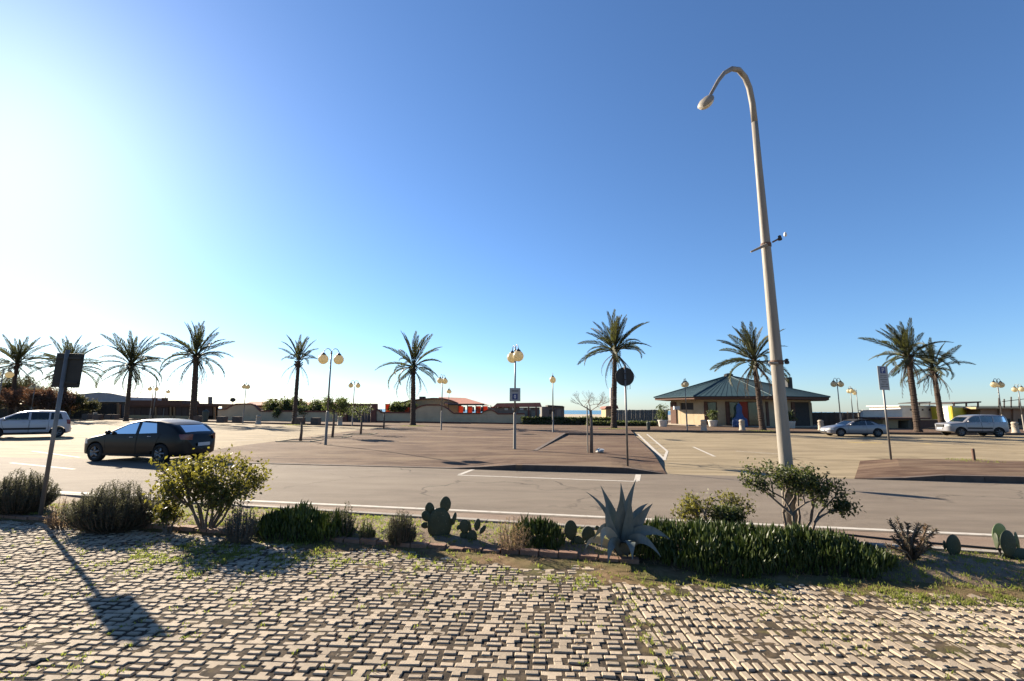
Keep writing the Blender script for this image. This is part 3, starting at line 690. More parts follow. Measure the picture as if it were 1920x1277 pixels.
def palm(px, py, top_px, crown_y, label, lean=None, nf=40, Y=None, cs=1.0, tr=.38, wind=0.0, seed=1, ndead=6, h_extra=0, fan=1.0):
    """px,py: foot; (top_px, crown_y): crown centre pixel"""
    rg = random.Random(seed)
    f = G(px, py, PROM) if Y is None else AT(px, py, Y); f.z = PROM
    c = AT(top_px, crown_y, f.y); o = empty('palm_tree', f); tag(o, label, 'palm tree', 'palm trees along the promenade')
    ax = c - f; H = ax.z; N = 64; pts = []; rad = []; tr *= .66
    for i in range(N + 1):
        t = i / N; bow = math.sin(math.pi * t) * rg.uniform(-.01, .01)
        pts.append((ax.x * t ** 1.15 + bow, 0, H * t)); r = tr * (1.12 - .3 * t + .35 * max(0, .06 - t) / .06)
        if t > .86: r *= 1 + 1.6 * (t - .86)
        rad.append(r * (1.045 if i % 2 else .965) * rg.uniform(.94, 1.06))
    rad[-1] *= .5; pts[0] = (pts[0][0], 0, -.1)
    MB().tube(pts, rad, 12).build('trunk', trunk_mat, o)
    top_ = Vector(pts[-1])
    b = MB()                                         # cut leaf bases under the crown
    for k in range(26):
        a = k * 2.4; z = H - rg.uniform(.05, 1.0); r = tr * .9
        b.tube([(top_.x + math.cos(a) * r * .7, math.sin(a) * r * .7, z), (top_.x + math.cos(a) * (r + .3), math.sin(a) * (r + .3), z + .35)], [.07, .03], 5)
    b.build('leaf_base', dead_mat, o)
    for k in range(nf):
        u = (k + .5) / nf; el = 86 - 104 * u ** 1.15 * fan + rg.uniform(-9, 9); az = k * 137.508 + rg.uniform(-14, 14)
        if el < 12 and rg.random() < .25: continue
        w = wind * (1 - .2 * u); d = Vector((math.cos(R(az)) * math.cos(R(el)) + w, math.sin(R(az)) * math.cos(R(el)), math.sin(R(el)) + .1 * abs(wind)))
        mi = 4 if el > 60 else (0 if el > 38 else (1 if el > 12 else rg.choice((1, 2, 2, 3))))
        fr = link_mesh('frond', FR[mi], None, o); az2 = math.atan2(d.y, d.x); el2 = math.atan2(d.z, math.hypot(d.x, d.y))
        k_ = 1.12 * cs * rg.uniform(.78, 1.1) * (.92 if el > 60 else 1)
        fr.matrix_local = Matrix.Translation(top_ + d.normalized() * .12) @ Matrix.Rotation(az2, 4, 'Z') @ Matrix.Rotation(-el2, 4, 'Y') @ Matrix.Rotation(rg.uniform(-.9, .9), 4, 'X') @ Matrix.Diagonal((k_, k_, k_, 1))
    for k in range(ndead + 4):
        az = rg.uniform(0, 360); el = rg.uniform(-62, -18)
        fr = link_mesh('dead_frond', rg.choice(DF), None, o); k_ = cs * rg.uniform(.75, 1.15)
        fr.matrix_local = Matrix.Translation(top_ + Vector((0, 0, -.35))) @ Matrix.Rotation(R(az), 4, 'Z') @ Matrix.Rotation(-R(el), 4, 'Y') @ Matrix.Diagonal((k_, k_, k_, 1))
    return o
palm(16, 790, 32, 682, 'palm at the left edge of the picture, behind the white car', Y=67, seed=1, nf=34, cs=1.12)
palm(113, 790, 128, 690, 'palm whose crown is mostly hidden behind the dark rectangular sign', Y=68, seed=2, nf=34, cs=1.25)
palm(236, 790, 246, 684, 'slender palm left of the wooden pergola with ragged crown', Y=61, seed=3, nf=32, cs=1.15, tr=.36, ndead=8)
palm(361, 792, 368, 668, 'stout tall palm directly behind the black car', Y=58, seed=4, nf=34, cs=1.1, tr=.52, ndead=8)
palm(551, 797, 560, 676, 'thin palm with a small upright sparse crown', seed=5, nf=20, cs=.8, tr=.33, ndead=4, Y=53, fan=.72)
palm(774, 799, 775, 687, 'palm in front of the humped wall with drooping left fronds', seed=6, nf=26, cs=1.02, tr=.4, ndead=9, Y=51)
palm(1151, 804, 1153, 657, 'tall full palm behind the round black sign', seed=7, nf=40, cs=1.02, tr=.40, ndead=7, Y=47)
palm(1430, 808, 1414, 676, 'palm in front of the kiosk beside the tall lamp post', seed=8, nf=32, cs=.95, tr=.36, wind=-.18, ndead=9, Y=44.5)
palm(1722, 813, 1703, 668, 'left palm of the leaning pair at right, with windswept crown', seed=9, nf=32, cs=.92, tr=.38, wind=-.32, ndead=9, Y=42.6)
palm(1768, 808, 1750, 692, 'right palm of the leaning pair, lower and set behind', seed=10, nf=26, cs=.78, tr=.36, wind=-.2, ndead=7, Y=45.5)

def grow(rg, p, d, L, r, depth, segs, tips, spread=.55, upb=.1, shrink=.72, kids=(2, 3)):
    """recursive limbs: fills segs with tapered tubes, tips with end points"""
    q = p + d * L; mid = p.lerp(q, .5) + Vector([rg.uniform(-.08, .08) * L for _ in range(3)])
    segs.append(([p, mid, q], [r, r * .85, r * .68])); tips.append((mid, d, depth)); tips.append((q, d, depth))
    if depth == 0: return
    for k in range(rg.randint(*kids)):
        nd = (d + Vector((rg.gauss(0, spread), rg.gauss(0, spread), rg.gauss(0, spread * .6) + upb))).normalized()
        grow(rg, q, nd, L * shrink * rg.uniform(.8, 1.15), r * .66, depth - 1, segs, tips, spread, upb, shrink, kids)
def leafcloud(name, pts, per, spread, ln, wd, material, parent, seed=0, upward=.3, droop=0.0):
    rg = np.random.default_rng(seed); P = np.repeat(np.array([tuple(p) for p in pts]), per, 0); n = len(P)
    P = P + rg.normal(size=(n, 3)) * spread; D = rg.normal(size=(n, 3)); D[:, 2] += upward
    V, F = blades(P, D, ln * rg.uniform(.7, 1.25, n), wd * rg.uniform(.8, 1.2, n), .06); return np_mesh(name, V, F, material, parent)
# bare tree with stake
p = G(1109, 853, .08); zb = tree_z(p.x, p.y); t = empty('bare_tree', (p.x, p.y, zb)); tag(t, 'small leafless tree with spreading twigs tied to a stake', 'tree')
rg = random.Random(5); segs, tips = [], []
MB().tube([(0, 0, -.1), (.02, 0, .9), (.0, .02, 1.75)], [.075, .062, .055], 10).build('trunk', bark_mat, t, True)
for a in (0.3, 1.5, 2.7, 3.6, 4.5, 5.6):
    grow(rg, Vector((0, .02, 1.7)), Vector((math.cos(a) * .9, math.sin(a) * .7, .55)).normalized(), 0.36, .017, 4, segs, tips, .45, .1, .78, (2, 3))
b = MB()
for s_ in segs: b.tube(s_[0], s_[1], 5, False)
b.build('branches', mat('pale_twig', (.30, .25, .21), .9, (.22, .18, .15), 12), t)
MB().tube([(-.14, .05, -.1), (-.14, .05, 1.95)], .026, 8).build('stake', pole_cream, t)
MB().tube([(-.17, 0, 1.5), (0, -.09, 1.52), (.08, .02, 1.5), (-.14, .1, 1.5)], .012, 6).build('tie', dark_metal, t)
# young street trees on the left edge of the square
wood = mat('young_bark', (.10, .075, .06), .9, (.15, .115, .09), 8)
for px, py, ty, crown, lab in ((563, 829, 790, 0, 'bare young trunk in a square pit, left of the near double globe lamp'), (623, 822, 770, 1, 'young tree with a small leafy crown right of the near double globe lamp'),
                               (676, 816, 778, 2, 'young tree with thin crown, third in its row'), (719, 806, 775, 0, 'thin bare sapling farthest back in its row')):
    p = G(px, py, .1); zb = plaza_z(p.x, p.y); t = empty('young_tree', (p.x, p.y, zb)); tag(t, lab, 'tree', 'young trees at the edge of the square')
    H = AT(px, ty, p.y).z - zb; rg = random.Random(px)
    MB().tube([(0, 0, -.1), (.03, 0, H * .5), (0, 0, H)], [.085, .07, .05], 8).build('trunk', wood, t, True)
    pit = MB()
    for x0, x1, y0, y1 in ((-.9, .9, -.9, -.8), (-.9, .9, .8, .9), (-.9, -.8, -.8, .8), (.8, .9, -.8, .8)): pit.box(x0, x1, y0, y1, -.05, .045)
    pit.build('pit_frame', mat('pit_stone', (.42, .34, .22), .9), t)
    segs, tips = [], []
    for a in range(4 if crown else 2): grow(rg, Vector((0, 0, H * .95)), Vector((math.cos(a * 1.6 + px), math.sin(a * 1.6 + px), .8)).normalized(), .4, .03, 2 if crown else 1, segs, tips, .5, .1)
    b = MB()
    for s_ in segs: b.tube(s_[0], s_[1], 5, False)
    b.build('branches', wood, t)
    if crown: leafcloud('crown', [q for q, d, k in tips if k < 2] + [q + Vector((rg.uniform(-.3, .3), 0, -.3)) for q, d, k in tips[:20]], 26 if crown == 1 else 5, .14, .12, .06, leaf_dark, t, px)
# tree clump at the far left
tree_leaf = mat('evergreen_leaf', (.05, .055, .028), .7, (.08, .075, .04), 3, sub=(.2, (.15, .15, .05)))
red_leaf = mat('russet_leaf', (.10, .06, .045), .75, (.14, .085, .06), 3, sub=(.2, (.25, .12, .06)))
def far_tree(px, ty, Y, w, label, material, seed, name='tree', dens=1.0, base_z=PROM, cat='tree', group='trees behind the far left promenade'):
    rg = random.Random(seed); c = AT(px, ty, Y); H = c.z - base_z; t = empty(name, (c.x, Y, base_z)); tag(t, label, cat, group)
    segs, tips = [], []
    MB().tube([(0, 0, -.1), (.1, 0, H * .25), (0, 0, H * .42)], [.17, .13, .1], 8).build('trunk', bark_mat, t)
    for k in range(6): grow(rg, Vector((0, 0, H * rg.uniform(.15, .42))), Vector((math.cos(k * 1.05 + seed), math.sin(k * 1.05 + seed), rg.uniform(.25, 1.1))).normalized(), w * .26, .06, 3, segs, tips, .5, .06, .74, (2, 3))
    b = MB()
    for s_ in segs: b.tube(s_[0], s_[1], 4, False)
    b.build('branches', bark_mat, t)
    pts = [q for q, d, k in tips if k <= 2]; zs_ = max(p.z for p in pts); pts = [Vector((p.x, p.y, max(.3, p.z * H * .97 / zs_))) for p in pts]
    leafcloud('crown', pts, int(30 * dens), w * .055, .24, .12, material, t, seed); return t
for a in ((2, 700, 70, 6, 'dark shrubby tree at the extreme left edge', tree_leaf, 1), (40, 706, 72, 6, 'dark evergreen between the two left palms', tree_leaf, 2), (62, 728, 66, 5, 'russet tree below the left lamp globes', red_leaf, 3),
          (88, 700, 75, 5, 'airy tree left of the dark rectangular sign', tree_leaf, 4, 'tree', .35), (100, 735, 68, 5, 'russet bush under the dark rectangular sign', red_leaf, 5), (135, 735, 70, 4.5, 'dark bush right of the sign post', tree_leaf, 6)):
    far_tree(*a)
# ================================================================== beach club walls and buildings
cream = mat('cream_render', (.34, .30, .245), .93, (.29, .25, .2), 1.2, .3, 30)
greywall = mat('grey_render', (.62, .48, .31), .95, (.52, .4, .26), .9, .3, 25)
redtrim = mat('red_brown_trim', (.17, .062, .042), .85, (.21, .085, .06), 3)
redroof = mat('red_roof', (.36, .14, .1), .9, (.44, .19, .135), 2, .5, 14)
orange = mat('orange_cloth', (.60, .13, .05), .85, (.5, .1, .04), 3, sub=(.45, (.75, .17, .06)))
darkscr = mat('dark_screen', (.05, .045, .04), .9, (.07, .062, .055), 4)
greyboard = mat('weathered_board', (.13, .125, .115), .92, (.17, .16, .145), 4, .4, 30, per_object=.12)
woodtan = mat('tan_timber', (.36, .22, .11), .85, (.28, .165, .085), 5)
woodbrown = mat('brown_timber', (.11, .055, .038), .85, (.15, .08, .055), 5)
whitew = mat('white_render', (.74, .70, .62), .9, (.66, .62, .54), 1.5)
yellowp = mat('yellow_panel', (.62, .50, .035), .6, (.56, .45, .04), 2)
ochre = mat('ochre_render', (.44, .32, .18), .9, (.38, .27, .15), 2)
terra = mat('terracotta_render', (.36, .20, .12), .92, (.42, .26, .16), 1.5)
palegrey = mat('pale_roof', (.50, .50, .50), .8, (.42, .42, .43), 1.5)
wY = lambda px: 65 - (px - 490) * .0137
def elev(name, pts, material, parent=None, th=.3, dy=0.0, Yf=None):
    """a wall slab whose elevation is given by its outline; stands on the wall line"""
    f = Yf or wY; o_ = parent.location if parent else Vector((0, 0, 0)); b = MB(); fr = [AT(x, y, f(x) + dy) - o_ for x, y in pts]; n = len(fr)
    ar = sum(fr[i].x * fr[(i + 1) % n].z - fr[(i + 1) % n].x * fr[i].z for i in range(n))
    if ar < 0: fr = fr[::-1]
    bk = [p + Vector((0, th, 0)) for p in fr]
    b.add(fr + bk, [tuple(range(n)), tuple(range(2 * n - 1, n - 1, -1))] + [(i, n + i, n + (i + 1) % n, (i + 1) % n) for i in range(n)])
    return b.build(name, material, parent)
def rc(x0, x1, y0, y1): return [(x0, y1), (x1, y1), (x1, y0), (x0, y0)]
def band(pts, d):                                    # a cap that follows the upper outline
    return pts + [(x, y - d) for x, y in pts[::-1]]
def thing(name, px, Y, label, cat, group=None, z=PROM): 
    p = AT(px, HZ(px), Y); o = empty(name, (p.x, Y, z)); return tag(o, label, cat, group)
def ybase(px, Y, z=PROM): return HZ(px) + (CAMH - z) * FPX / (Y * 1.0) * 1.0   # row of the ground there (close enough)

# ---- first humped wall
w1 = thing('boundary_wall', 520, 65, 'left grey boundary wall with a hump and red-brown coping', 'wall', 'humped beach club walls')
top1 = [(408, 769), (424, 768), (430, 764), (437, 760.5), (442, 759), (470, 758.5), (476, 761), (482, 767), (487, 771.5), (492, 772), (545, 772), (548, 772), (558, 769), (566, 770), (570, 772.5), (633, 773)]
elev('wall', [(408, 791.5), *top1, (633, 794)], greywall, w1)
elev('coping', band(top1, 2.4), redtrim, w1, .5, -.1)
elev('plinth', [(408, 788), (633, 790.5), (633, 794), (408, 791.5)], redtrim, w1, .2, -.07)
b1 = thing('beach_building', 560, 72, 'long low red-roofed building behind the left humped wall', 'building')
f72 = lambda px: 72 - (px - 490) * .0137
elev('wall', [(452, 791), (452, 761), (648, 764), (648, 793)], greywall, b1, 4, 0, f72)
elev('fascia', [(455, 762.5), (455, 759.5), (648, 762), (648, 765.5)], redtrim, b1, .4, -.5, f72)
r = MB(); o_ = b1.location
pa = [AT(456, 759.5, 71.6) - o_, AT(650, 761.5, 69.6) - o_]; pb = [AT(470, 752.5, 75) - o_, AT(640, 755.5, 73) - o_]
r.add([*pa, *pb, pa[0] + Vector((0, 8, 0)), pa[1] + Vector((0, 8, 0))], [(0, 1, 3, 2), (2, 3, 5, 4), (0, 2, 4), (1, 5, 3)])
rf = r.build('roof', redroof, b1)
for x in (506, 516, 563, 646): elev('chimney', rc(x - 1.6, x + 1.6, 747.5, 757), redtrim, b1, .5, 2, f72)
for i in range(4): elev('window', rc(493 + i * 22, 507 + i * 22, 766, 771), darkscr, b1, .1, -.06, f72)
# gate
g1 = thing('gate', 672, 63, 'dark gate screen between red-brown pillars', 'gate')
for x0, x1, yt in ((634, 650, 755), (695, 705, 757)): elev('pillar', rc(x0, x1, yt, 793.5), redtrim, g1, .9, -.2)
for k in range(8):
    x0 = 650.5 + k * 5.55; elev('panel', rc(x0, x0 + 5.2, 759 + (k % 2) * .4, 791.5), mat('gate_screen', (.12, .085, .075), .9, (.16, .12, .105), 6, per_object=.15), g1, .06, .3 + .05 * (k % 2))
elev('lintel', rc(648, 697, 757, 760), redtrim, g1, .3, 0)
# ---- second humped wall
w2 = thing('boundary_wall', 840, 60.5, 'right grey boundary wall with a wide hump beside the gate', 'wall', 'humped beach club walls')
top2 = [(706, 769), (711, 771), (714, 774.5), (772, 775), (777, 770), (782, 766), (790, 762.5), (800, 760.5), (824, 760.5), (832, 763), (840, 768), (846, 773.5), (851, 776), (902, 776.5), (907, 773), (914, 770), (922, 770), (928, 773), (933, 777), (984, 777)]
elev('wall', [(706, 791.5), *top2, (984, 796)], greywall, w2)
elev('coping', band(top2, 2.4), redtrim, w2, .5, -.1)
elev('plinth', [(706, 789), (984, 793.5), (984, 796), (706, 791.5)], redtrim, w2, .2, -.07)
b2 = thing('beach_building', 820, 69, 'low arched-roof beach building behind the right humped wall', 'building')
f69 = lambda px: 69 - (px - 490) * .0137
arch = [(750, 757), (765, 753), (790, 749.5), (812, 748), (830, 748.5), (845, 752), (858, 757)]
elev('wall', [(750, 790), *arch, (858, 792)], ochre, b2, 5, 0, f69)
elev('coping', band(arch, 2.2), redtrim, b2, 6, -.2, f69)
o_ = b2.location; r = MB()
pa = [AT(835, 757.5, 63) - o_, AT(912, 759, 62.5) - o_]; pb = [AT(822, 744.5, 69) - o_, AT(872, 746, 69) - o_]
r.add([*pa, *pb, pa[0] + Vector((0, 11, 0)), pa[1] + Vector((0, 11, 0))], [(0, 1, 3, 2), (2, 3, 5, 4), (0, 2, 4), (1, 5, 3)]); r.build('roof', redroof, b2)
elev('rooftop_unit', rc(786, 796.5, 743.5, 748.5), darkscr, b2, .8, .5, f69)
elev('plank_fascia', rc(840, 908, 757, 760), darkscr, b2, .3, -7, f69)
for i, x in enumerate((723, 759, 768)): 
    t = thing('sun_screen', x + 4, 62.3, ['tall bright orange screen above the wall by the gate', 'orange screen left of the palm trunk', 'orange screen touching the palm trunk'][i], 'screen', 'orange screens above the walls')
    elev('cloth', rc(x, x + 8.5, 758 if i == 0 else 764, 774), orange, t, .08, 1.2); elev('frame', rc(x - .6, x + 9.1, 757.3 if i == 0 else 763.3, 758 if i == 0 else 764), redtrim, t, .12, 1.2); elev('post', rc(x - .7, x, 757 if i == 0 else 763, 790), redtrim, t, .12, 1.2)
for i, x in enumerate((860, 877, 893, 906, 921, 935, 948, 962)):
    t = thing('sun_screen', x + 4, 61, '%s orange screen of the row right of the wide hump' % ['first', 'second', 'third', 'fourth', 'fifth', 'sixth', 'seventh', 'eighth'][i], 'screen', 'orange screens above the walls')
    elev('cloth', rc(x, x + 8.5, 761.5 + (i > 3) * 1, 775.5 - (i > 3) * 5), orange, t, .08, 1.0); elev('post', rc(x - 1.4, x - .1, 760, 792), redtrim, t, .15, 1.0); elev('dark_gap', rc(x + 8.7, x + 12, 763, 772), darkscr, t, .06, 1.15)
b3 = thing('beach_cabins', 965, 63, 'row of red-roofed beach cabins behind the small hump', 'building')
f63 = lambda px: 66 - (px - 490) * .0137
elev('wall', [(915, 795), (915, 764), (1012, 764), (1012, 795)], mat('dim_render', (.26, .2, .16), .9), b3, 3, 0, f63)
elev('roof', [(924, 763), (932, 756), (1013, 755), (1016, 763)], redroof, b3, 4, -.6, f63)
for x in (946, 960, 975, 988): elev('window', rc(x, x + 6.5, 765, 769), whitew, b3, .08, -.1, f63)
for x in (990, 1004): elev('post', rc(x, x + 2.5, 763, 790), redtrim, b3, .2, -.8, f63)
elev('front_panel', rc(972, 989, 770, 788), cream, b3, .1, -.3, f63); elev('front_panel', rc(996, 1004, 770, 788), cream, b3, .1, -.3, f63)
# grey cabin
c1 = thing('grey_cabin', 1040, 66, 'small grey flat-roofed cabin left of the sea gap', 'building')
f66 = lambda px: 66.0
elev('wall', rc(1016, 1058, 762.5, 797), greyboard, c1, 4, 0, f66); elev('roof', [(1027, 762.5), (1027, 759.5), (1055, 761), (1060, 763.5)], darkscr, c1, 4.4, -.3, f66)
elev('window', rc(1030, 1040, 768, 776), darkscr, c1, .1, -.06, f66); elev('door', rc(1044, 1052, 768, 797), mat('cabin_door', (.2, .19, .17), .8), c1, .1, -.06, f66)
# hedges
def hedge(px0, px1, ty, Y, depth, label, name='hedge', material=None, seed=0, base=PROM, cat='hedge', n=2600):
    a, c = AT(px0, ty, Y), AT(px1, ty, Y); h = a.z - base; o = empty(name, ((a.x + c.x) / 2, Y, base)); tag(o, label, cat)
    w = (c.x - a.x) / 2; rg = np.random.default_rng(seed)
    core = MB().box(-w + .1, w - .1, .1, depth - .1, 0, h - .12); core.build('stems', bark_mat, o)
    P = np.stack([rg.uniform(-w, w, n), rg.uniform(0, depth, n) * (rg.random(n) < .5), rg.uniform(0, h, n)], 1); k = rg.random(n) < .4; P[k, 2] = h + rg.normal(0, .06, k.sum())
    V, F = blades(P, rg.normal(size=(n, 3)), rg.uniform(.14, .28, n), .12); np_mesh('foliage', V, F, material or leaf_dark, o); return o
hedge(978, 1150, 784, 56.5, 1.2, 'long low dark hedge in front of the strip of sea', seed=1, n=5200)
far_tree(535, 748, 66.5, 4, 'leafy shrub above the wall left of the thin palm', leaf_dark, 31, 'shrub', .8, cat='shrub', group='shrubs behind the humped walls')
far_tree(578, 750, 66.5, 4.2, 'leafy shrub above the wall right of the thin palm', leaf_dark, 32, 'shrub', .8, cat='shrub', group='shrubs behind the humped walls')
far_tree(606, 757, 66.2, 3, 'low shrub above the wall behind the near globe lamp', leaf_dark, 35, 'shrub', .6, cat='shrub', group='shrubs behind the humped walls')
far_tree(755, 753, 63.5, 2.8, 'shrub above the wall left of the palm with drooping fronds', leaf_dark, 33, 'shrub', .8, cat='shrub', group='shrubs behind the humped walls')
far_tree(985, 776, 72, 3.0, 'low bush beside the grey cabin', leaf_dark, 34, 'shrub', .6, cat='shrub', group='shrubs behind the humped walls')

# ---- wooden pergola building left of the first wall
pg = thing('pergola', 330, 70, 'brown timber pergola building with tan posts and low wall', 'building')
f70 = lambda px: 70 - (px - 490) * .0137
elev('back_wall', [(238, 788), (238, 758), (408, 760), (408, 790)], darkscr, pg, .2, 3, f70)
elev('low_wall', [(238, 787.5), (238, 778), (360, 780), (360, 789)], ochre, pg, .25, 0, f70)
elev('roof', [(236, 760.5), (236, 750.5), (340, 751), (342, 756.5), (408, 757), (408, 762), (340, 760.5)], woodbrown, pg, 4, -.3, f70)
for x in (221, 290, 318, 325, 366, 400): elev('post', rc(x, x + 3.0, 758, 788), woodtan, pg, .25, -.05, f70)
for x0, x1 in ((241, 287), (294, 316), (329, 364), (370, 398)):
    n_ = max(2, int((x1 - x0) / 11)); w_ = (x1 - x0) / n_
    for k in range(n_): elev('panel', rc(x0 + k * w_ + .3, x0 + (k + 1) * w_ - .3, 763, 779.5), mat('pergola_panel', (.07, .045, .035), .85, (.1, .065, .05), 5, per_object=.2), pg, .08, .12, f70)
elev('beam', rc(238, 408, 760.8, 763), woodbrown, pg, .3, -.12, f70)
elev('chimney', rc(390, 394.5, 744, 758), greyboard, pg, .5, 2, f70); elev('satellite_dish', [(431, 752), (432, 747), (437, 745.5), (441, 748), (440.5, 752), (436, 754)], darkscr, pg, .15, 1.5, f70); elev('mast', rc(436, 437, 753, 768), darkscr, pg, .06, 1.6, f70)
elev('sign_board', rc(416, 430, 760, 769), woodtan, pg, .15, -1.2, f70); elev('chimney', rc(286, 291, 746, 752), woodbrown, pg, .5, 1.0, f70); elev('chimney', rc(303, 311, 746, 752), woodbrown, pg, .5, 1.2, f70)
# ---- pale-roofed hall with dark screen fence, far left
ha = thing('beach_hall', 185, 78, 'long hall with shallow pale roof at far left', 'building')
f78 = lambda px: 78.0
elev('wall', rc(125, 242, 752, 786), mat('hall_wall', (.22, .20, .18), .9), ha, 6, 0, f78)
elev('roof', [(128, 753), (136, 744), (150, 739), (185, 735.5), (206, 737), (226, 741), (246, 745), (246, 753)], palegrey, ha, 8, -.8, f78)
elev('eaves_trim', rc(128, 246, 751.5, 753.8), whitew, ha, .2, -1.0, f78)
sf = thing('screen_fence', 170, 74, 'long dark screen fence behind the white car', 'fence')
f74 = lambda px: 74.0
for k in range(28):
    x0 = -80 + k * 11.0
    elev('panel', rc(x0 + .4, x0 + 10.6, 757.5, 784), mat('fence_screen', (.045, .04, .035), .92, (.065, .058, .05), 5, per_object=.2), sf, .08, .02 * (k % 2), f74)
for k in range(5): elev('post', rc(19 + k * 50, 21.6 + k * 50, 755, 785), woodtan, sf, .15, -.1, f74)

# ---- hut, flue, dark board fence left of the kiosk
hu = thing('ochre_hut', 1144, 60, 'narrow ochre hut with white flue behind the tall full palm', 'building')
f60 = lambda px: 60.0
elev('wall', rc(1136, 1156, 766, 796), ochre, hu, 3, 0, f60); elev('roof', [(1134, 766.5), (1137, 762), (1158, 760), (1160, 766.5)], redtrim, hu, 3.6, -.3, f60)
elev('flue', rc(1144.5, 1148.5, 727, 764), whitew, hu, .3, .5, f60)
def board_fence(px0, px1, y0, y1, Y, n, label, material):
    o = thing('board_fence', (px0 + px1) / 2, Y, label, 'fence'); w = (px1 - px0) / n; ff = lambda px: Y
    for k in range(n): elev('board', rc(px0 + k * w + .12, px0 + (k + 1) * w - .12, y0 + random.uniform(-.3, .3), y1), material, o, .05, .03 * (k % 2), ff)
    for k in range(0, n + 1, max(1, n // 4)): elev('post', rc(px0 + k * w - .5, px0 + k * w + .5, y0 - 1, y1), woodbrown, o, .12, .1, ff)
    elev('rail', rc(px0, px1, y0 + 3, y0 + 4), woodbrown, o, .08, .1, ff); return o
board_fence(1156, 1252, 768.5, 796, 57.5, 24, 'weathered grey board fence left of the kiosk', greyboard)
hedge(1100, 1232, 791.5, 53.5, 1.0, 'dark low hedge at the foot of the grey board fence', seed=2, n=2400)
board_fence(1516, 1624, 773.5, 800, 60, 22, 'dark board fence right of the kiosk', mat('dark_board', (.055, .05, .045), .92, (.08, .072, .065), 4, per_object=.2))
# ---- right-hand buildings
fR = lambda px: 56.0
ww = thing('white_wall', 1655, 56, 'long bright white wall right of the kiosk', 'wall')
elev('wall', [(1618, 800), (1618, 770), (1692, 768), (1692, 800)], whitew, ww, .4, 0, fR); elev('coping', [(1617, 770), (1617, 768.8), (1693, 766.6), (1693, 768)], whitew, ww, .6, -.1, fR)
wb = thing('white_house', 1720, 58, 'white flat building with tiny windows behind the palm pair', 'building')
f58 = lambda px: 58.0
elev('wall', rc(1688, 1750, 762, 802), whitew, wb, 5, 0, f58); elev('roof_slab', rc(1686, 1752, 760.3, 762), whitew, wb, 5.4, -.2, f58)
for x in (1707, 1729, 1742): elev('window', rc(x, x + 2.6, 767, 770), darkscr, wb, .1, -.06, f58)
elev('canopy', [(1722, 756.8), (1722, 755.3), (1746, 753), (1746, 754.6)], darkscr, wb, 3, -1, f58); elev('post', rc(1724, 1725, 756, 762), darkscr, wb, .1, 0, f58); elev('post', rc(1743, 1744, 754, 762), darkscr, wb, .1, 0, f58)
yb = thing('yellow_kiosk', 1782, 54, 'bright yellow box kiosk between the leaning palms and the off-road car', 'kiosk'); f54 = lambda px: 54.0
o_ = yb.location
A_, B_, C_ = AT(1745, 762, 57.5), AT(1784, 761, 54), AT(1818, 760.5, 59)
ztop = B_.z
def vwall(name, p, q, z0, z1, material, parent, th=.12):
    p, q = Vector((p.x, p.y, 0)), Vector((q.x, q.y, 0)); d = (q - p).normalized(); nn = Vector((-d.y, d.x, 0)) * th; o2 = Vector((parent.location.x, parent.location.y, 0)); zz = parent.location.z
    return MB().prism([((v - o2).x, (v - o2).y) for v in (p, q, q + nn, p + nn)], z0 - zz, z1 - zz).build(name, material, parent)
vwall('side_panel', A_, A_.lerp(B_, .52), PROM, ztop, yellowp, yb); vwall('white_door', A_.lerp(B_, .53), A_.lerp(B_, .82), PROM, ztop - .1, whitew, yb)
vwall('side_panel', A_.lerp(B_, .83), B_, PROM, ztop, yellowp, yb); vwall('back_panel', B_ + Vector((.02, .02, 0)), C_, PROM, ztop + .01, yellowp, yb)
D_ = A_ + (C_ - B_); MB().prism([((v - o_).x, (v - o_).y) for v in (A_, B_, C_, D_)], ztop - o_.z - .14, ztop - o_.z - .02).build('roof', whitew, yb)
ca = thing('canopy', 1815, 56, 'flat dark canopy on posts behind the yellow kiosk', 'canopy')
elev('roof', [(1785, 758), (1785, 756), (1840, 752.5), (1840, 755)], darkscr, ca, 5, 4, f54)
for x in (1789, 1812, 1834): elev('post', rc(x, x + 1.6, 755, 803), redtrim, ca, .15, 4.2, f54)
elev('back_rail', rc(1815, 1840, 764, 768), darkscr, ca, .1, 5, f54)
lw = thing('low_wall', 1745, 51, 'dark low wall between the two leaning palms', 'wall'); f51 = lambda px: 51.0
elev('wall', rc(1722, 1768, 788, 802), woodbrown, lw, .3, 0, f51); elev('coping', rc(1721, 1769, 786.5, 788), ochre, lw, .4, -.05, f51)
th_ = thing('tan_hut', 1685, 52, 'tan hut with dark opening left of the leaning palms', 'building'); f52 = lambda px: 52.0
elev('wall', [(1655, 803), (1655, 786), (1684, 786), (1684, 803)], ochre, th_, 3, 0, f52); elev('wall', rc(1704, 1722, 786, 803), cream, th_, 3, 0, f52)
elev('lintel', rc(1684, 1704, 786, 788.5), ochre, th_, 3, 0, f52); elev('dark_interior', rc(1684, 1704, 788.5, 803), darkscr, th_, .1, 1.2, f52)
elev('roof', rc(1652, 1745, 783, 786), woodbrown, th_, 4, -.6, f52)
tb = thing('terracotta_building', 1880, 56, 'terracotta building at right edge behind the off-road car', 'building')
elev('wall', rc(1838, 2000, 767, 803), terra, tb, 6, 0, fR); elev('roof_slab', rc(1830, 2010, 763.2, 767), ochre, tb, 7, -.5, fR)
for x in (1846, 1862, 1885, 1910, 1935, 1960): elev('window', rc(x, x + 9, 785, 797), darkscr, tb, .1, -.06, fR)
for x in (1874, 1900): elev('pilaster', rc(x, x + 4, 767, 803), terra, tb, .3, -.2, fR)
elev('frame_rail', rc(1820, 2010, 761.3, 762.6), darkscr, tb, .12, -1.5, fR)
for x in (1873, 1883, 1896, 1911): elev('frame_post', rc(x, x + 1.4, 744 + (x % 3) * 2, 764), darkscr, tb, .1, -1.5, fR)
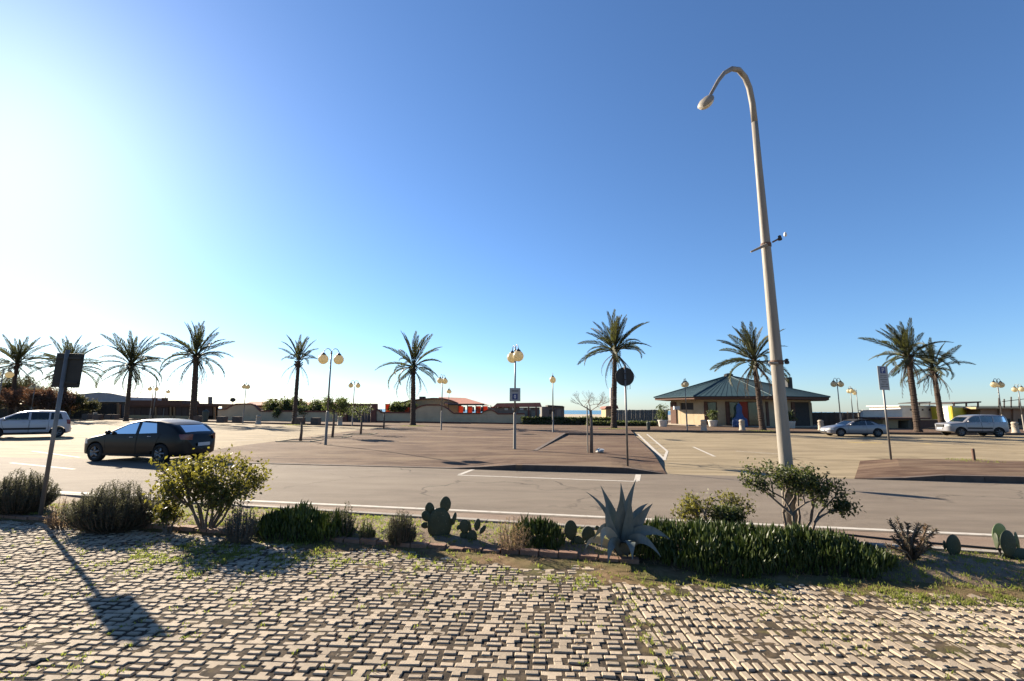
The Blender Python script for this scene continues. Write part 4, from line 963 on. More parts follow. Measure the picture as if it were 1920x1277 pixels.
elev('frame_rail', [(1880, 753.5), (1880, 752.5), (1960, 743), (1960, 744)], darkscr, tb, .1, -1.5, fR)

# ---- green-roofed octagonal kiosk
roofm = mat('teal_roof', (.02, .052, .066), .7, (.03, .068, .082), 1.2, .12, 8, spec=.25)
kw = mat('kiosk_cream', (.48, .385, .25), .9, (.42, .33, .21), 1.5)
curtain = mat('pale_curtain', (.40, .40, .35), .8, (.30, .31, .28), 2.5, stretch=(3, 3, .4))
pane_m = glass('shop_glass', (.75, .82, .78))
KC = Vector((29.4, 60.0, PROM)); RX, RY = 10.9, 9.0
ki = empty('beach_kiosk', KC); tag(ki, 'octagonal cream kiosk with wide teal hipped roof', 'kiosk')
OFF = R(-4)
def oc(k, s, z): a = -math.pi + k * math.pi / 4 + OFF; return Vector((RX * s * math.cos(a), RY * s * math.sin(a), z))
ZE, ZA = 3.45, 6.35; apex = Vector((-1.2, 0, ZA))
MB().prism([oc(k, .93, 0).xy for k in range(8)], -.1, .12).build('platform', stone, ki)
rf = MB()
for k in range(8):
    a, c = oc(k, 1, ZE), oc(k + 1, 1, ZE); n = len(rf.v); rf.v += [tuple(a), tuple(c), tuple(apex), tuple(a - Vector((0, 0, .06))), tuple(c - Vector((0, 0, .06)))]
    rf.f += [(n, n + 1, n + 2), (n, n + 3, n + 4, n + 1)]
rf = rf.build('roof', roofm, ki)
for k in range(8):
    a = oc(k, 1.0, ZE + .02); MB().tube([a, apex + Vector((0, 0, .02))], .07, 6).build('hip_ridge', roofm, rf)
for k in range(8):
    a, c = oc(k, 1, ZE), oc(k + 1, 1, ZE)
    for t in np.linspace(0, 1, 15)[1:-1]:
        p = a.lerp(c, t); m_ = min(t, 1 - t) * 2
        e = p.lerp(apex, min(.97, m_ * .98)) if False else p.lerp(apex, .97)
        MB().tube([p + Vector((0, 0, .015)), e + Vector((0, 0, .015))], .011, 4).build('seam', roofm, rf)
MB().lathe([(.55, -.25), (.6, .1), (.4, .22), (.1, .3)], 8, tuple(apex)).build('cap', dark_metal, rf)
MB().prism([oc(k, .985, 0).xy for k in range(8)], ZE - .34, ZE - .07).build('fascia', woodbrown, ki)
MB().prism([oc(k, .80, 0).xy for k in range(8)], ZE - .6, ZE - .35).build('wall_head', kw, ki)
MB().box(5.1, 5.7, -2.2, -1.6, 4.6, 6.0).build('chimney', dark_metal, rf)
def face_panel(k, t0, t1, kind, z0=.12, z1=ZE - .6):
    a, c = oc(k, .80, 0), oc(k + 1, .80, 0); p, q_ = a.lerp(c, t0), a.lerp(c, t1); d = (q_ - p).normalized(); nn = Vector((-d.y, d.x, 0)); 
    if nn.dot(p) > 0: nn = -nn                       # inward
    def slab(i0, i1, za, zb): return MB().prism([(v.x, v.y) for v in (p + nn * i0, q_ + nn * i0, q_ + nn * i1, p + nn * i1)], za, zb)
    if kind == 'wall': return slab(0, .25, z0, z1).build('wall', kw, ki)
    if kind == 'pillar': return slab(-.12, .25, z0, z1).build('pillar', woodbrown, ki)
    if kind == 'red': return slab(.08, .14, z0, z1).build('door', mat('red_door', (.36, .055, .03), .6), ki)
    if kind == 'shutter':
        o = slab(.06, .12, z0, z1).build('shutter', mat('grey_shutter', (.45, .46, .45), .7), ki); return o
    if kind == 'window':
        slab(0, .25, z0, 1.9).build('wall', kw, ki); slab(0, .25, 2.75, z1).build('wall', kw, ki); o = slab(.14, .2, 1.9, 2.75).build('window', darkscr, ki); return o
    if kind == 'dark':
        o = slab(.2, .26, z0, z1).build('entrance', darkscr, ki); return o
    if kind == 'glass':
        o = slab(.12, .125, z0 + .1, z1 - .08).build('window', pane_m, ki); slab(.5, .52, z0, z1).build('curtain', curtain, o)
        w = (q_ - p).length; f = .06
        for s0, s1 in ((0, f / w), (1 - f / w, 1)):
            pp, qq = p.lerp(q_, s0), p.lerp(q_, s1); MB().prism([(v.x, v.y) for v in (pp + nn * .08, qq + nn * .08, qq + nn * .17, pp + nn * .17)], z0, z1).build('frame', woodbrown, o)
        for za, zb in ((z0, z0 + .1), (z1 - .08, z1)): slab(.09, .16, za, zb).build('frame', woodbrown, o)
LAY = {0: [(0, .18, 'pillar'), (.18, .3, 'wall'), (.3, .7, 'window'), (.7, 1, 'wall')],
       1: [(0, .06, 'pillar'), (.06, .22, 'glass'), (.22, .36, 'wall'), (.36, .42, 'pillar'), (.42, .6, 'glass'), (.6, .72, 'red'), (.72, .92, 'glass'), (.92, 1, 'wall')],
       2: [(0, .05, 'pillar'), (.05, .18, 'wall'), (.18, .42, 'dark'), (.42, .55, 'wall'), (.55, .62, 'pillar'), (.62, 1, 'dark')],
       3: [(0, .1, 'wall'), (.1, .35, 'shutter'), (.35, .4, 'pillar'), (.4, .6, 'glass'), (.6, .66, 'pillar'), (.66, .95, 'glass'), (.95, 1, 'pillar')],
       4: [(0, 1, 'wall')], 5: [(0, 1, 'wall')], 6: [(0, 1, 'wall')], 7: [(0, 1, 'wall')]}
for k, l in LAY.items():
    for t0, t1, kd in l: face_panel(k, t0 + .002, t1 - .002, kd)
MB().box(-9.6, -8.9, -3.3, -2.9, 1.9, 2.3).build('lantern', sign_white, ki)
# things before the kiosk
blue = mat('blue_cloth', (.05, .09, .2), .8, (.07, .12, .25), 5)
p = G(1388, 801, PROM); o = empty('closed_parasol', (p.x, p.y, PROM)); tag(o, 'blue covered stand narrowing upwards in front of the kiosk entrance', 'parasol')
MB().lathe([(.75, .0), (.8, .1), (.75, .9), (.45, 1.1), (.28, 1.6), (.32, 2.2), (.1, 2.6)], 12).build('cover', blue, o, True); MB().tube([(0, 0, 2.5), (0, 0, 2.9)], .03, 6).build('pole', pole_grey, o)
for px, py, lab in ((1243, 800, 'white pot plant at the left corner of the kiosk'), (1337, 800, 'white pot with shrub before the kiosk door'), (1482, 803, 'pot plant right of the tall lamp post before the kiosk')):
    p = G(px, py, PROM); o = empty('potted_plant', (p.x, p.y, PROM)); tag(o, lab, 'plant', 'pots around the kiosk')
    MB().lathe([(.38, 0), (.42, .05), (.5, .6), (.55, .65), (.55, .72), (.4, .72)], 14).build('pot', whitew, o, True); MB().tube([(0, 0, .6), (0, 0, 1.3)], .04, 6).build('stem', bark_mat, o)
    leafcloud('foliage', [(random.gauss(0, .25), random.gauss(0, .25), random.uniform(.8, 2.3 if px < 1300 else 1.7)) for _ in range(60)], 9, .1, .2, .1, leaf_dark, o, px)
# ================================================================== cars
tyre_m = mat('tyre', (.018, .018, .018), .85); rim_m = mat('alloy', (.22, .22, .22), .4, metal=.7); well_m = mat('wheel_well', (.01, .01, .01), .95)
trim_m = mat('black_trim', (.02, .02, .02), .6); seat_m = mat('seat_cloth', (.05, .05, .05), .9); plate_m = mat('number_plate', (.55, .55, .55), .5)
red_lens = mat('red_lens', (.14, .008, .01), .2, spec=.5); clear_lens = mat('clear_lens', (.6, .62, .62), .12, spec=.6)
car_glass = glass('car_glass', (.3, .4, .34), .02)
def paint(name, col, metal=.0, rough=.28):
    M = mat(name, col, rough, metal=metal, spec=.2 if col[0] < .05 else .5); b = M.node_tree.nodes['Principled BSDF']; b.inputs['Coat Weight'].default_value = .2 if col[0] < .05 else .35; b.inputs['Coat Roughness'].default_value = .06; return M
def boolean(me, cutters):
    o = link_mesh('tmp', me); tmp = [o]
    for c in cutters:
        oc_ = link_mesh('cut', c); tmp.append(oc_); md = o.modifiers.new('b', 'BOOLEAN'); md.operation = 'DIFFERENCE'; md.solver = 'EXACT'; md.object = oc_; md.material_mode = 'TRANSFER'
    bpy.context.view_layer.update(); dg = bpy.context.evaluated_depsgraph_get(); out = bpy.data.meshes.new_from_object(o.evaluated_get(dg))
    for t in tmp: bpy.data.objects.remove(t)
    return out
def build_car(name, loc, heading, label, S, group=None):
    """S: L,W,H,top profile,belt,wheels,windows..; local +x is forward"""
    L, W, H, belt = S['L'], S['W'], S['H'], S['belt']; prof = sorted(S['top']); xs_, zs_ = [p[0] for p in prof], [p[1] for p in prof]
    # smooth the profile a little
    fx = np.linspace(-L / 2, L / 2, 241); fz = np.interp(fx, xs_, zs_); ker = np.ones(7) / 7; fz2 = np.convolve(np.pad(fz, 3, 'edge'), ker, 'valid')
    zt = lambda x: float(np.interp(x, fx, fz2))
    zbm = lambda x: S.get('clear', .2) + .12 * abs(x / (L / 2)) ** 8
    plan = lambda x: max(.02, 1 - min(.9995, abs(x / (L / 2))) ** S.get('pn', 13)) ** (1 / 2.3) * (1 - .05 * (x / (L / 2)) ** 2)
    zm = .62 * belt
    def f(z):
        if z < zm: return 1 - .07 * ((zm - z) / (zm - .15)) ** 2
        if z < belt: return 1 - .035 * ((z - zm) / (belt - zm)) ** 2
        return .965 - S.get('th', .16) * (z - belt) / (H - belt)
    hw = lambda x, z: W / 2 * plan(x) * f(z)
    def section(x, ins=0.0, zbase=None):
        t = zt(x) - ins; bz = zbm(x) if zbase is None else zbase; t = max(t, bz + .05)
        cab = t > belt + .08; rz_ = min(.11 if cab else .07, (t - bz) * .4); zsd = t - rz_; w = lambda z: max(.02, hw(x, z) - ins)
        pts = [(0.0, bz), (w(bz) * .8, bz)]
        for k in range(1, 13): z = bz + (zsd - bz) * k / 12; pts.append((w(z), z))
        rr = min(.2 if cab else .3, w(zsd) * .5)
        for a in np.linspace(0, math.pi / 2, 6)[1:]: pts.append((w(zsd) - rr * (1 - math.cos(a)) * 1.0, zsd + rz_ * math.sin(a)))
        pts.append(((w(zsd) - rr) * .5, t + .012)); pts.append((0.0, t + .016)); return pts
    def loft(xr, ins=0.0, zbase=None):
        V, F = [], []; ns = 0
        for x in xr:
            h = section(x, ins, zbase); ring = h + [(-y, z) for y, z in h[-2:0:-1]]; ns = len(ring); V += [(x, y, z) for y, z in ring]
        for i in range(len(xr) - 1):
            for j in range(ns): a = i * ns + j; b_ = i * ns + (j + 1) % ns; F.append((a, a + ns, b_ + ns, b_))
        F.append(tuple(range(ns))); F.append(tuple((len(xr) - 1) * ns + j for j in range(ns - 1, -1, -1)))
        b = MB().add(V, F); me = b.mesh('body'); bm = bmesh.new(); bm.from_mesh(me); bmesh.ops.recalc_face_normals(bm, faces=bm.faces); bm.to_mesh(me); bm.free(); return me
    u = np.linspace(-1, 1, 71); xr = L / 2 * np.sign(u) * (1 - (1 - np.abs(u)) ** 1.6)
    body = loft(list(xr)); body.materials.append(S['paint'])
    cav = loft(list(np.linspace(S['cab'][0], S['cab'][1], 36)), .055, .5); cav.materials.append(trim_m)
    cut = [cav]
    def solid(mb): 
        me = mb.mesh('c'); bm = bmesh.new(); bm.from_mesh(me); bmesh.ops.recalc_face_normals(bm, faces=bm.faces); bm.to_mesh(me); bm.free(); return me
    wr = S['wr']
    for wx in S['wheels']:
        for sy in (-1, 1):
            y0, y1 = sy * (W / 2 - .32), sy * (W / 2 + .2); n = 28; b = MB(); ra = wr + .055
            b.add([(wx + ra * math.cos(2 * math.pi * j / n), y, wr + ra * math.sin(2 * math.pi * j / n)) for y in (y0, y1) for j in range(n)],
                  [tuple(range(n)), tuple(range(2 * n - 1, n - 1, -1))] + [(j, n + j, n + (j + 1) % n, (j + 1) % n) for j in range(n)])
            c = solid(b); c.materials.append(well_m); cut.append(c)
    for q in S['side']:                                # q: four (x,z) corners, bottom-rear, bottom-front, top-front, top-rear
        b = MB(); b.add([(x, y, z) for y in (-W, W) for x, z in q], [(0, 1, 2, 3), (7, 6, 5, 4)] + [(j, 4 + j, 4 + (j + 1) % 4, (j + 1) % 4) for j in range(4)])
        c = solid(b); c.materials.append(trim_m); cut.append(c)
    for (xa, ya, xb, yb) in S['screens']:              # base (xa, half width ya) to top (xb, yb)
        b = MB().prism([(xa, -ya), (xb, -yb), (xb, yb), (xa, ya)], belt - .04 if abs(xa) < 9 else 0, 3); c = solid(b); c.materials.append(trim_m); cut.append(c)
    bodym = boolean(body, cut)
    root = empty(name, loc, heading); tag(root, label, 'car', group)
    bo = link_mesh('body', bodym, None, root)
    bodym.shade_smooth()
    try: bodym.set_sharp_from_angle(angle=R(32))
    except Exception: pass
    def side_grid(q, sy, off, nx=8, nz=5):
        V, F = [], []
        for j in range(nz + 1):
            v = j / nz
            for i in range(nx + 1):
                s = i / nx; x = (q[0][0] * (1 - s) + q[1][0] * s) * (1 - v) + (q[3][0] * (1 - s) + q[2][0] * s) * v; z = (q[0][1] * (1 - s) + q[1][1] * s) * (1 - v) + (q[3][1] * (1 - s) + q[2][1] * s) * v
                V.append((x, sy * (hw(x, z) + off), z))
        for j in range(nz):
            for i in range(nx): a = j * (nx + 1) + i; F.append((a, a + 1, a + nx + 2, a + nx + 1))
        return MB().add(V, F)
    def ztop(x, y):
        t = zt(x); return t + .012
    for sy in (-1, 1):
        for q in S['side']: side_grid(q, sy, -.014).build('side_window', car_glass, root, True)
        for q in S['doors']:
            d = side_grid(q, sy, .004, 10, 8); dm = d.build('door', S['paint'], root, True)
            ql = [q[0], q[1], q[2], q[3], q[0]]; e = MB()
            for a, c in zip(ql, ql[1:]): 
                pts = [(a[0] + (c[0] - a[0]) * t, a[1] + (c[1] - a[1]) * t) for t in np.linspace(0, 1, 6)]
                e.tube([(x, sy * (hw(x, z) + .004), z) for x, z in pts], .006, 4)
            e.build('seal', trim_m, dm)
            hx = q[0][0] + .13; hz = q[3][1] - .1; e = MB().tube([(hx, sy * (hw(hx, hz) + .012), hz), (hx + .09, sy * (hw(hx, hz) + .032), hz + .004), (hx + .18, sy * (hw(hx + .18, hz) + .012), hz)], .014, 6)
            e.build('door_handle', S.get('handle', S['paint']), dm, True)
        mx, mz = S['mirror']; m_ = MB().ball((mx, sy * (hw(mx, mz) + .11), mz), .1, 10, 7, (.7, 1.0, .75)); m_.build('wing_mirror', S.get('mirror_mat', S['paint']), root, True)
        hx0, hx1, hz0, hz1 = S['head']; side_grid([(hx0, hz0), (hx1, hz0), (hx1 - .02, hz1), (hx0 + .04, hz1)], sy, .006, 8, 4).build('headlight', clear_lens, root, True)
        hx0, hx1, hz0, hz1 = S['tail']; side_grid([(hx0, hz0), (hx1, hz0 + .03), (hx1 + .06, hz1), (hx0, hz1)], sy, .006, 8, 4).build('tail_light', red_lens, root, True)
        side_grid([(-L / 2 + .35 + S['wr'] * 2, S.get('clear', .2) + .03), (L / 2 - .35 - S['wr'] * 2, S.get('clear', .2) + .03), (L / 2 - .35 - S['wr'] * 2, S.get('clear', .2) + S.get('sill', .1)), (-L / 2 + .35 + S['wr'] * 2, S.get('clear', .2) + S.get('sill', .1))], sy, .006).build('sill', S.get('sillmat', trim_m), root, True)
        if 'strip' in S: side_grid(S['strip'], sy, .012, 10, 2).build('rub_strip', trim_m, root, True)
    for (xa, ya, xb, yb) in S['screens']:
        V, F = [], []
        for j in range(9):
            s = j / 8; x = xa + (xb - xa) * s; yw = ya + (yb - ya) * s
            for i in range(9): V.append((x, yw * (i / 4 - 1), ztop(x, 0) - .014))
        for j in range(8):
            for i in range(8): a = j * 9 + i; F.append((a, a + 1, a + 10, a + 9))
        MB().add(V, F).build('windscreen' if xa > 0 else 'rear_window', car_glass, root, True)
    if 'soft_top' in S:
        xa, xb = S['soft_top']; V, F = [], []; X_ = np.linspace(xa, xb, 18)
        for x in X_:
            h = [p for p in section(x) if p[1] > max(belt + .02, zt(x) - .13)]; yy = [h[0][0] * k for k in np.linspace(-1, 1, 15)]
            ring = h[::1]; ring = [(y + .006, z + .006) for y, z in ring]; full = ring + [(-y, z) for y, z in ring[-2::-1]]
            full = [full[int(round(i * (len(full) - 1) / 14))] for i in range(15)]; V += [(x, y, z) for y, z in full]
        for i in range(17):
            for j in range(14): a = i * 15 + j; F.append((a, a + 1, a + 16, a + 15))
        MB().add(V, F).build('soft_top', mat('soft_top_cloth', (.012, .012, .014), .9), root, True)
    # seats
    for sx in S['seats']:
        for sy in (-.36, .36):
            s_ = MB().box(sx - .25, sx + .25, sy - .24, sy + .24, .42, .58); s_.box(sx - .38, sx - .24, sy - .23, sy + .23, .5, min(H - .42, 1.02)); s_.box(sx - .38, sx - .29, sy - .12, sy + .12, min(H - .4, 1.05), min(H - .2, 1.24)); bevel_obj(s_.build('seat', seat_m, root), .03)
    # bumpers, plates, grille
    zf = .5
    for sgn, nm in ((1, 'front'), (-1, 'rear')):
        xx = sgn * (L / 2 + .012); 
        bevel_obj(MB().box(min(xx, xx + sgn * .015), max(xx, xx + sgn * .015), -.26, .26, S['plate_z'] - .06, S['plate_z'] + .06).build('number_plate', plate_m, root), .004)
    if 'grille' in S:
        z0, z1 = S['grille']; bevel_obj(MB().box(L / 2 - .05, L / 2 + .012, -.42, .42, z0, z1).build('grille', trim_m, root), .01)
    # wheels
    wh = None
    for wx in S['wheels']:
        for sy in (-1, 1):
            if wh is None:
                wh = empty('wheel', (0, 0, 0), 0, root); tp_ = [(wr * .62, -.1), (wr * .9, -.1), (wr * .985, -.075), (wr, -.03), (wr, .03), (wr * .985, .075), (wr * .9, .1), (wr * .62, .1)]
                b = MB(); n = 32; b.v = [(r_ * math.cos(2 * math.pi * j / n), y, r_ * math.sin(2 * math.pi * j / n)) for r_, y in tp_ for j in range(n)]
                b.f = [(i * n + j, i * n + (j + 1) % n, ((i + 1) % 8) * n + (j + 1) % n, ((i + 1) % 8) * n + j) for i in range(8) for j in range(n)]; b.build('tyre', tyre_m, wh, True)
                b = MB(); b.v = [(r_ * math.cos(2 * math.pi * j / n), y, r_ * math.sin(2 * math.pi * j / n)) for r_, y in ((wr * .64, .085), (wr * .58, .09), (wr * .56, .02), (.001, .02)) for j in range(n)]
                b.f = [(i * n + j, i * n + (j + 1) % n, (i + 1) * n + (j + 1) % n, (i + 1) * n + j) for i in range(3) for j in range(n)]
                for k in range(5):
                    a = k * 2 * math.pi / 5; b.tube([(.02 * math.cos(a), .07, .02 * math.sin(a)), (wr * .6 * math.cos(a), .08, wr * .6 * math.sin(a))], [.05, .032], 6)
                b.tube([(0, .03, 0), (0, .095, 0)], .055, 10); b.build('rim', rim_m, wh, True); w_ = wh
            else: w_ = copy_tree(wh, root)
            w_.location = (wx, sy * (W / 2 - .125), wr); w_.rotation_euler = (0, random.uniform(0, 1), 0 if sy > 0 else math.pi)
    return root
black_paint = paint('black_paint', (.004, .0038, .004), 0, .4); silver = paint('silver_paint', (.22, .22, .235), .4, .4); white_paint = paint('white_paint', (.36, .36, .39)); suv_paint = paint('pale_silver_paint', (.24, .24, .26), .4, .4)
chrome = mat('chrome', (.6, .6, .6), .15, metal=1.0)
HATCH = dict(L=4.33, W=1.79, H=1.49, belt=.96, wr=.325, wheels=(1.36, -1.26), paint=black_paint, clear=.19, cab=(-1.85, 1.05), handle=chrome,
    top=[(2.165, .40), (2.13, .62), (2.0, .74), (1.6, .87), (1.2, .955), (1.02, 1.0), (.2, 1.375), (-.1, 1.445), (-.4, 1.485), (-.9, 1.455), (-1.35, 1.375), (-1.62, 1.28), (-1.97, 1.0), (-2.08, .93), (-2.13, .62), (-2.165, .38)],
    side=[[(-.22, .985), (.88, .965), (.2, 1.3), (-.22, 1.385)], [(-1.05, 1.02), (-.32, .99), (-.32, 1.385), (-.92, 1.35)]], screens=[(1.0, .66, .24, .56), (-1.92, .56, -1.6, .5)],
    doors=[[(-.3, .3), (.92, .3), (1.0, .94), (-.3, .965)], [(-1.0, .42), (-.33, .3), (-.33, .965), (-1.2, 1.0)]], mirror=(.8, 1.02), head=(1.72, 2.1, .62, .78), tail=(-2.11, -1.86, .76, 1.0), seats=(.05, -.8), plate_z=.62, grille=(.3, .42))
HATCH['tail'] = (-2.12, -1.93, .78, .98)
MPV = dict(L=4.15, W=1.78, H=1.66, belt=1.06, wr=.325, wheels=(1.2, -1.45), paint=white_paint, clear=.2, cab=(-1.85, 1.3), handle=white_paint,
    top=[(2.07, .42), (2.03, .75), (1.9, .9), (1.55, 1.0), (1.28, 1.07), (.42, 1.52), (.1, 1.61), (-.5, 1.655), (-1.3, 1.64), (-1.72, 1.57), (-1.95, 1.12), (-2.0, .9), (-2.04, .6), (-2.075, .4)],
    side=[[(-.1, 1.1), (.98, 1.1), (.42, 1.45), (-.1, 1.54)], [(-.98, 1.1), (-.2, 1.1), (-.2, 1.54), (-.98, 1.54)], [(-1.62, 1.12), (-1.06, 1.1), (-1.06, 1.53), (-1.5, 1.48)]], screens=[(1.25, .68, .48, .6), (-1.93, .6, -1.74, .56)],
    doors=[[(-.15, .32), (.84, .32), (1.02, 1.05), (-.15, 1.07)], [(-1.02, .42), (-.18, .32), (-.18, 1.07), (-1.0, 1.08)]], mirror=(.9, 1.14), head=(1.72, 2.0, .74, .9), tail=(-2.0, -1.84, .8, 1.1), seats=(.15, -.7), plate_z=.55, grille=(.3, .45),
    strip=[(-.92, .5), (.9, .5), (.9, .62), (-.92, .62)], sill=.14)
COUPE = dict(L=4.6, W=1.78, H=1.37, belt=.86, wr=.32, wheels=(1.4, -1.3), paint=silver, clear=.17, cab=(-1.6, .95), handle=silver, soft_top=(-1.5, .3),
    top=[(2.3, .38), (2.25, .6), (2.1, .68), (1.7, .77), (1.1, .87), (.92, .9), (.2, 1.26), (-.2, 1.345), (-.7, 1.35), (-1.1, 1.26), (-1.62, .98), (-2.1, .93), (-2.24, .8), (-2.28, .6), (-2.3, .36)],
    side=[[(-.5, .9), (.72, .88), (.2, 1.18), (-.5, 1.25)], [(-1.15, .93), (-.56, .9), (-.56, 1.25), (-.85, 1.22)]], screens=[(.9, .66, .26, .56), (-1.55, .55, -1.2, .5)],
    doors=[[(-.5, .28), (.82, .28), (.86, .85), (-.5, .87)]], mirror=(.66, .93), head=(1.9, 2.22, .52, .66), tail=(-2.24, -2.0, .66, .84), seats=(-.1, -.85), plate_z=.48, grille=(.3, .4))
SUV = dict(L=4.6, W=1.84, H=1.78, belt=1.14, wr=.37, wheels=(1.36, -1.33), paint=suv_paint, clear=.3, cab=(-2.1, 1.05), handle=suv_paint, th=.11, pn=18,
    top=[(2.3, .5), (2.27, .92), (2.15, 1.04), (1.6, 1.1), (1.1, 1.15), (.55, 1.6), (.3, 1.71), (-.5, 1.765), (-1.5, 1.755), (-2.02, 1.7), (-2.2, 1.15), (-2.25, 1.0), (-2.28, .7), (-2.3, .45)],
    side=[[(-.08, 1.18), (.9, 1.17), (.5, 1.56), (-.08, 1.64)], [(-1.0, 1.19), (-.16, 1.18), (-.16, 1.64), (-1.0, 1.65)], [(-2.0, 1.21), (-1.1, 1.19), (-1.1, 1.65), (-1.88, 1.62)]], screens=[(1.08, .7, .6, .62), (-2.18, .62, -2.05, .58)],
    doors=[[(-.12, .42), (.92, .42), (.98, 1.14), (-.12, 1.15)], [(-.88, .5), (-.15, .42), (-.15, 1.15), (-1.05, 1.16)]], mirror=(.82, 1.22), head=(2.0, 2.25, .82, .98), tail=(-2.26, -2.1, .8, 1.1), seats=(.1, -.8), plate_z=.62, grille=(.72, .96),
    strip=[(-.88, .62), (.9, .62), (.9, .74), (-.88, .74)], sill=.16, sillmat=trim_m)
rw = G(296, 869.5); hd_ = R(180 - 9)
def place(S, rear_px, rear_py, hdg, near=1):
    """put the car so that its near rear wheel stands on the pixel"""
    p = G(rear_px, rear_py); c, s = math.cos(hdg), math.sin(hdg); lx, ly = S['wheels'][1], near * (S['W'] / 2 - .05)
    return (p.x - (lx * c - ly * s), p.y - (lx * s + ly * c), 0)
build_car('hatchback_car', place(HATCH, 297, 869, hd_), hd_, 'black five-door hatchback seen from behind on the road', HATCH, 'cars')
hd2 = R(180 + 44); build_car('minivan_car', place(MPV, 106, 820, hd2), hd2, 'white compact van-like car cut by the left edge', MPV, 'cars')
hd3 = R(180 - 6); build_car('coupe_car', place(COUPE, 1647, 819.5, hd3), hd3, 'silver coupe with black top parked by the promenade kerb', COUPE, 'cars')
hd4 = R(180 - 9); build_car('off_road_car', place(SUV, 1875, 819.5, hd4), hd4, 'pale silver boxy off-road car parked at the right', SUV, 'cars')
# ================================================================== plants of the bed
rosemary = mat('rosemary_leaf', (.035, .04, .028), .75, (.06, .062, .04), 8, sub=(.25, (.13, .13, .07)))
rose_stem = mat('woody_stem', (.14, .10, .07), .9)
pitto = mat('glossy_leaf', (.04, .055, .016), .55, (.09, .088, .022), 2.5, spec=.25, sub=(.3, (.26, .24, .035)))
pitto2 = mat('deep_glossy_leaf', (.028, .042, .016), .55, (.05, .062, .022), 2.5, spec=.25, sub=(.25, (.14, .17, .035)))
finger = mat('ice_plant_leaf', (.025, .045, .012), .45, (.085, .11, .024), 14.0, spec=.35, sub=(.32, (.2, .26, .025)))
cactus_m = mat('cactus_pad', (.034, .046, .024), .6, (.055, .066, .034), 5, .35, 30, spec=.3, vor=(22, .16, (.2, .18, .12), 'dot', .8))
cactus_lit = mat('sunlit_cactus_pad', (.13, .17, .09), .6, (.17, .2, .11), 5, .35, 30, sub=(.2, (.4, .5, .2)))  # lighter copy of the pad material, sunlight put into its colour
agave_m = mat('agave_leaf', (.075, .1, .095), .5, (.15, .17, .155), 6, .15, 30, col3=(.17, .14, .09), scale3=5, lo3=.62, hi3=.75, stretch=(1, 1, .3), spec=.3)
agave_d = mat('old_agave_leaf', (.34, .31, .24), .7, (.26, .24, .19), 4)
dryg = mat('dry_grass', (.30, .20, .12), .9, (.22, .14, .09), 5, sub=(.3, (.4, .28, .15)))
weed = mat('green_weed', (.12, .14, .03), .8, (.2, .18, .05), 2, sub=(.35, (.3, .36, .06)))

def bush_frame(px0, px1, ty, by, Y=None):
    """place, half width and height of a bush from its box in the photo"""
    c = (px0 + px1) / 2; b0 = G(c, by, .04) if Y is None else AT(c, by, Y); a, e = AT(px0, by, b0.y), AT(px1, by, b0.y); t = AT(c, ty, b0.y)
    z = bed_z(b0.x, b0.y) if b0.y > Bl(b0.x) else 0.0
    return Vector((b0.x, b0.y, z)), (e.x - a.x) / 2, t.z - z
def sprig_bush(px0, px1, ty, by, label, n=190, needles=46, nl=.028, nw=.006, material=None, name='rosemary_bush', seed=0, Y=None, upright=.55, depth=.75, group='rosemary bushes in the bed', stiff=.12):
    o_, w, h = bush_frame(px0, px1, ty, by, Y); rg = np.random.default_rng(seed); t = empty(name, o_); tag(t, label, 'shrub', group); st = MB(); P, D = [], []
    for k in range(n):
        a = rg.uniform(0, 2 * math.pi); r0 = math.sqrt(rg.random()) * .45; b0 = Vector((math.cos(a) * r0 * w, math.sin(a) * r0 * w * depth, -.02))
        rr = math.sqrt(rg.random()); e = Vector((math.cos(a) * rr * w * 1.02, math.sin(a) * rr * w * depth, h * (1.02 - .55 * rr ** 2) * rg.uniform(upright, 1.05)))
        m_ = b0.lerp(e, .5) + Vector((math.cos(a) * w * .12, math.sin(a) * w * .1, -.02 * h)); pts = [b0, m_, e]
        st.tube(pts, [.006, .004, .002], 3, False)
        for i in range(needles):
            s = .18 + .82 * (i + rg.random()) / needles; q = (b0 * (1 - s) ** 2 + m_ * 2 * s * (1 - s) + e * s * s); d = (m_ - b0) * (1 - s) + (e - m_) * s; d.normalize(); v = Vector(rg.normal(size=3)); v = (v - d * v.dot(d)).normalized()
            P.append(tuple(q)); D.append(tuple(d * .75 + v))
    st.build('stems', rose_stem, t); n_ = len(P); V, F = blades(np.array(P), np.array(D), nl * rg.uniform(.7, 1.3, n_), nw); np_mesh('foliage', V, F, material or rosemary, t); return t
sprig_bush(-30, 96, 882, 962, 'dark rosemary bush at the left edge around the leaning post', 420, 64, .034, .011, seed=1)
sprig_bush(128, 298, 903, 988, 'broad rosemary bush right of the leaning sign post', 560, 64, .034, .011, seed=2, upright=.6)
sprig_bush(722, 780, 953, 1018, 'small rosemary bush left of the big prickly pear', 150, 56, .028, .009, seed=3)
sprig_bush(612, 672, 937, 1006, 'upright silvery sprigs at the end of the bright green patch', 36, 60, .03, .009, seed=4, upright=.5, name='sprig_plant')
sprig_bush(668, 706, 973, 1012, 'small round dark bush right of the silvery sprigs', 70, 40, .022, .009, seed=5, material=leaf_dark, name='round_bush')
sprig_bush(420, 480, 935, 1012, 'blue-grey round bush under the right side of the glossy shrub', 110, 44, .026, .009, seed=6, name='round_bush', material=mat('blue_grey_leaf', (.07, .085, .075), .7, (.10, .115, .1), 8))
sprig_bush(86, 150, 925, 985, 'sparse dry weeds between the two left rosemary bushes', 60, 14, .05, .006, seed=8, material=dryg, name='dry_weeds', upright=.3, group='dry weeds')
sprig_bush(925, 1000, 955, 1030, 'thin reddish dry grass stalks behind the middle green patch', 50, 22, .05, .006, seed=9, material=dryg, name='dry_grass_tuft', upright=.3, group='dry weeds')
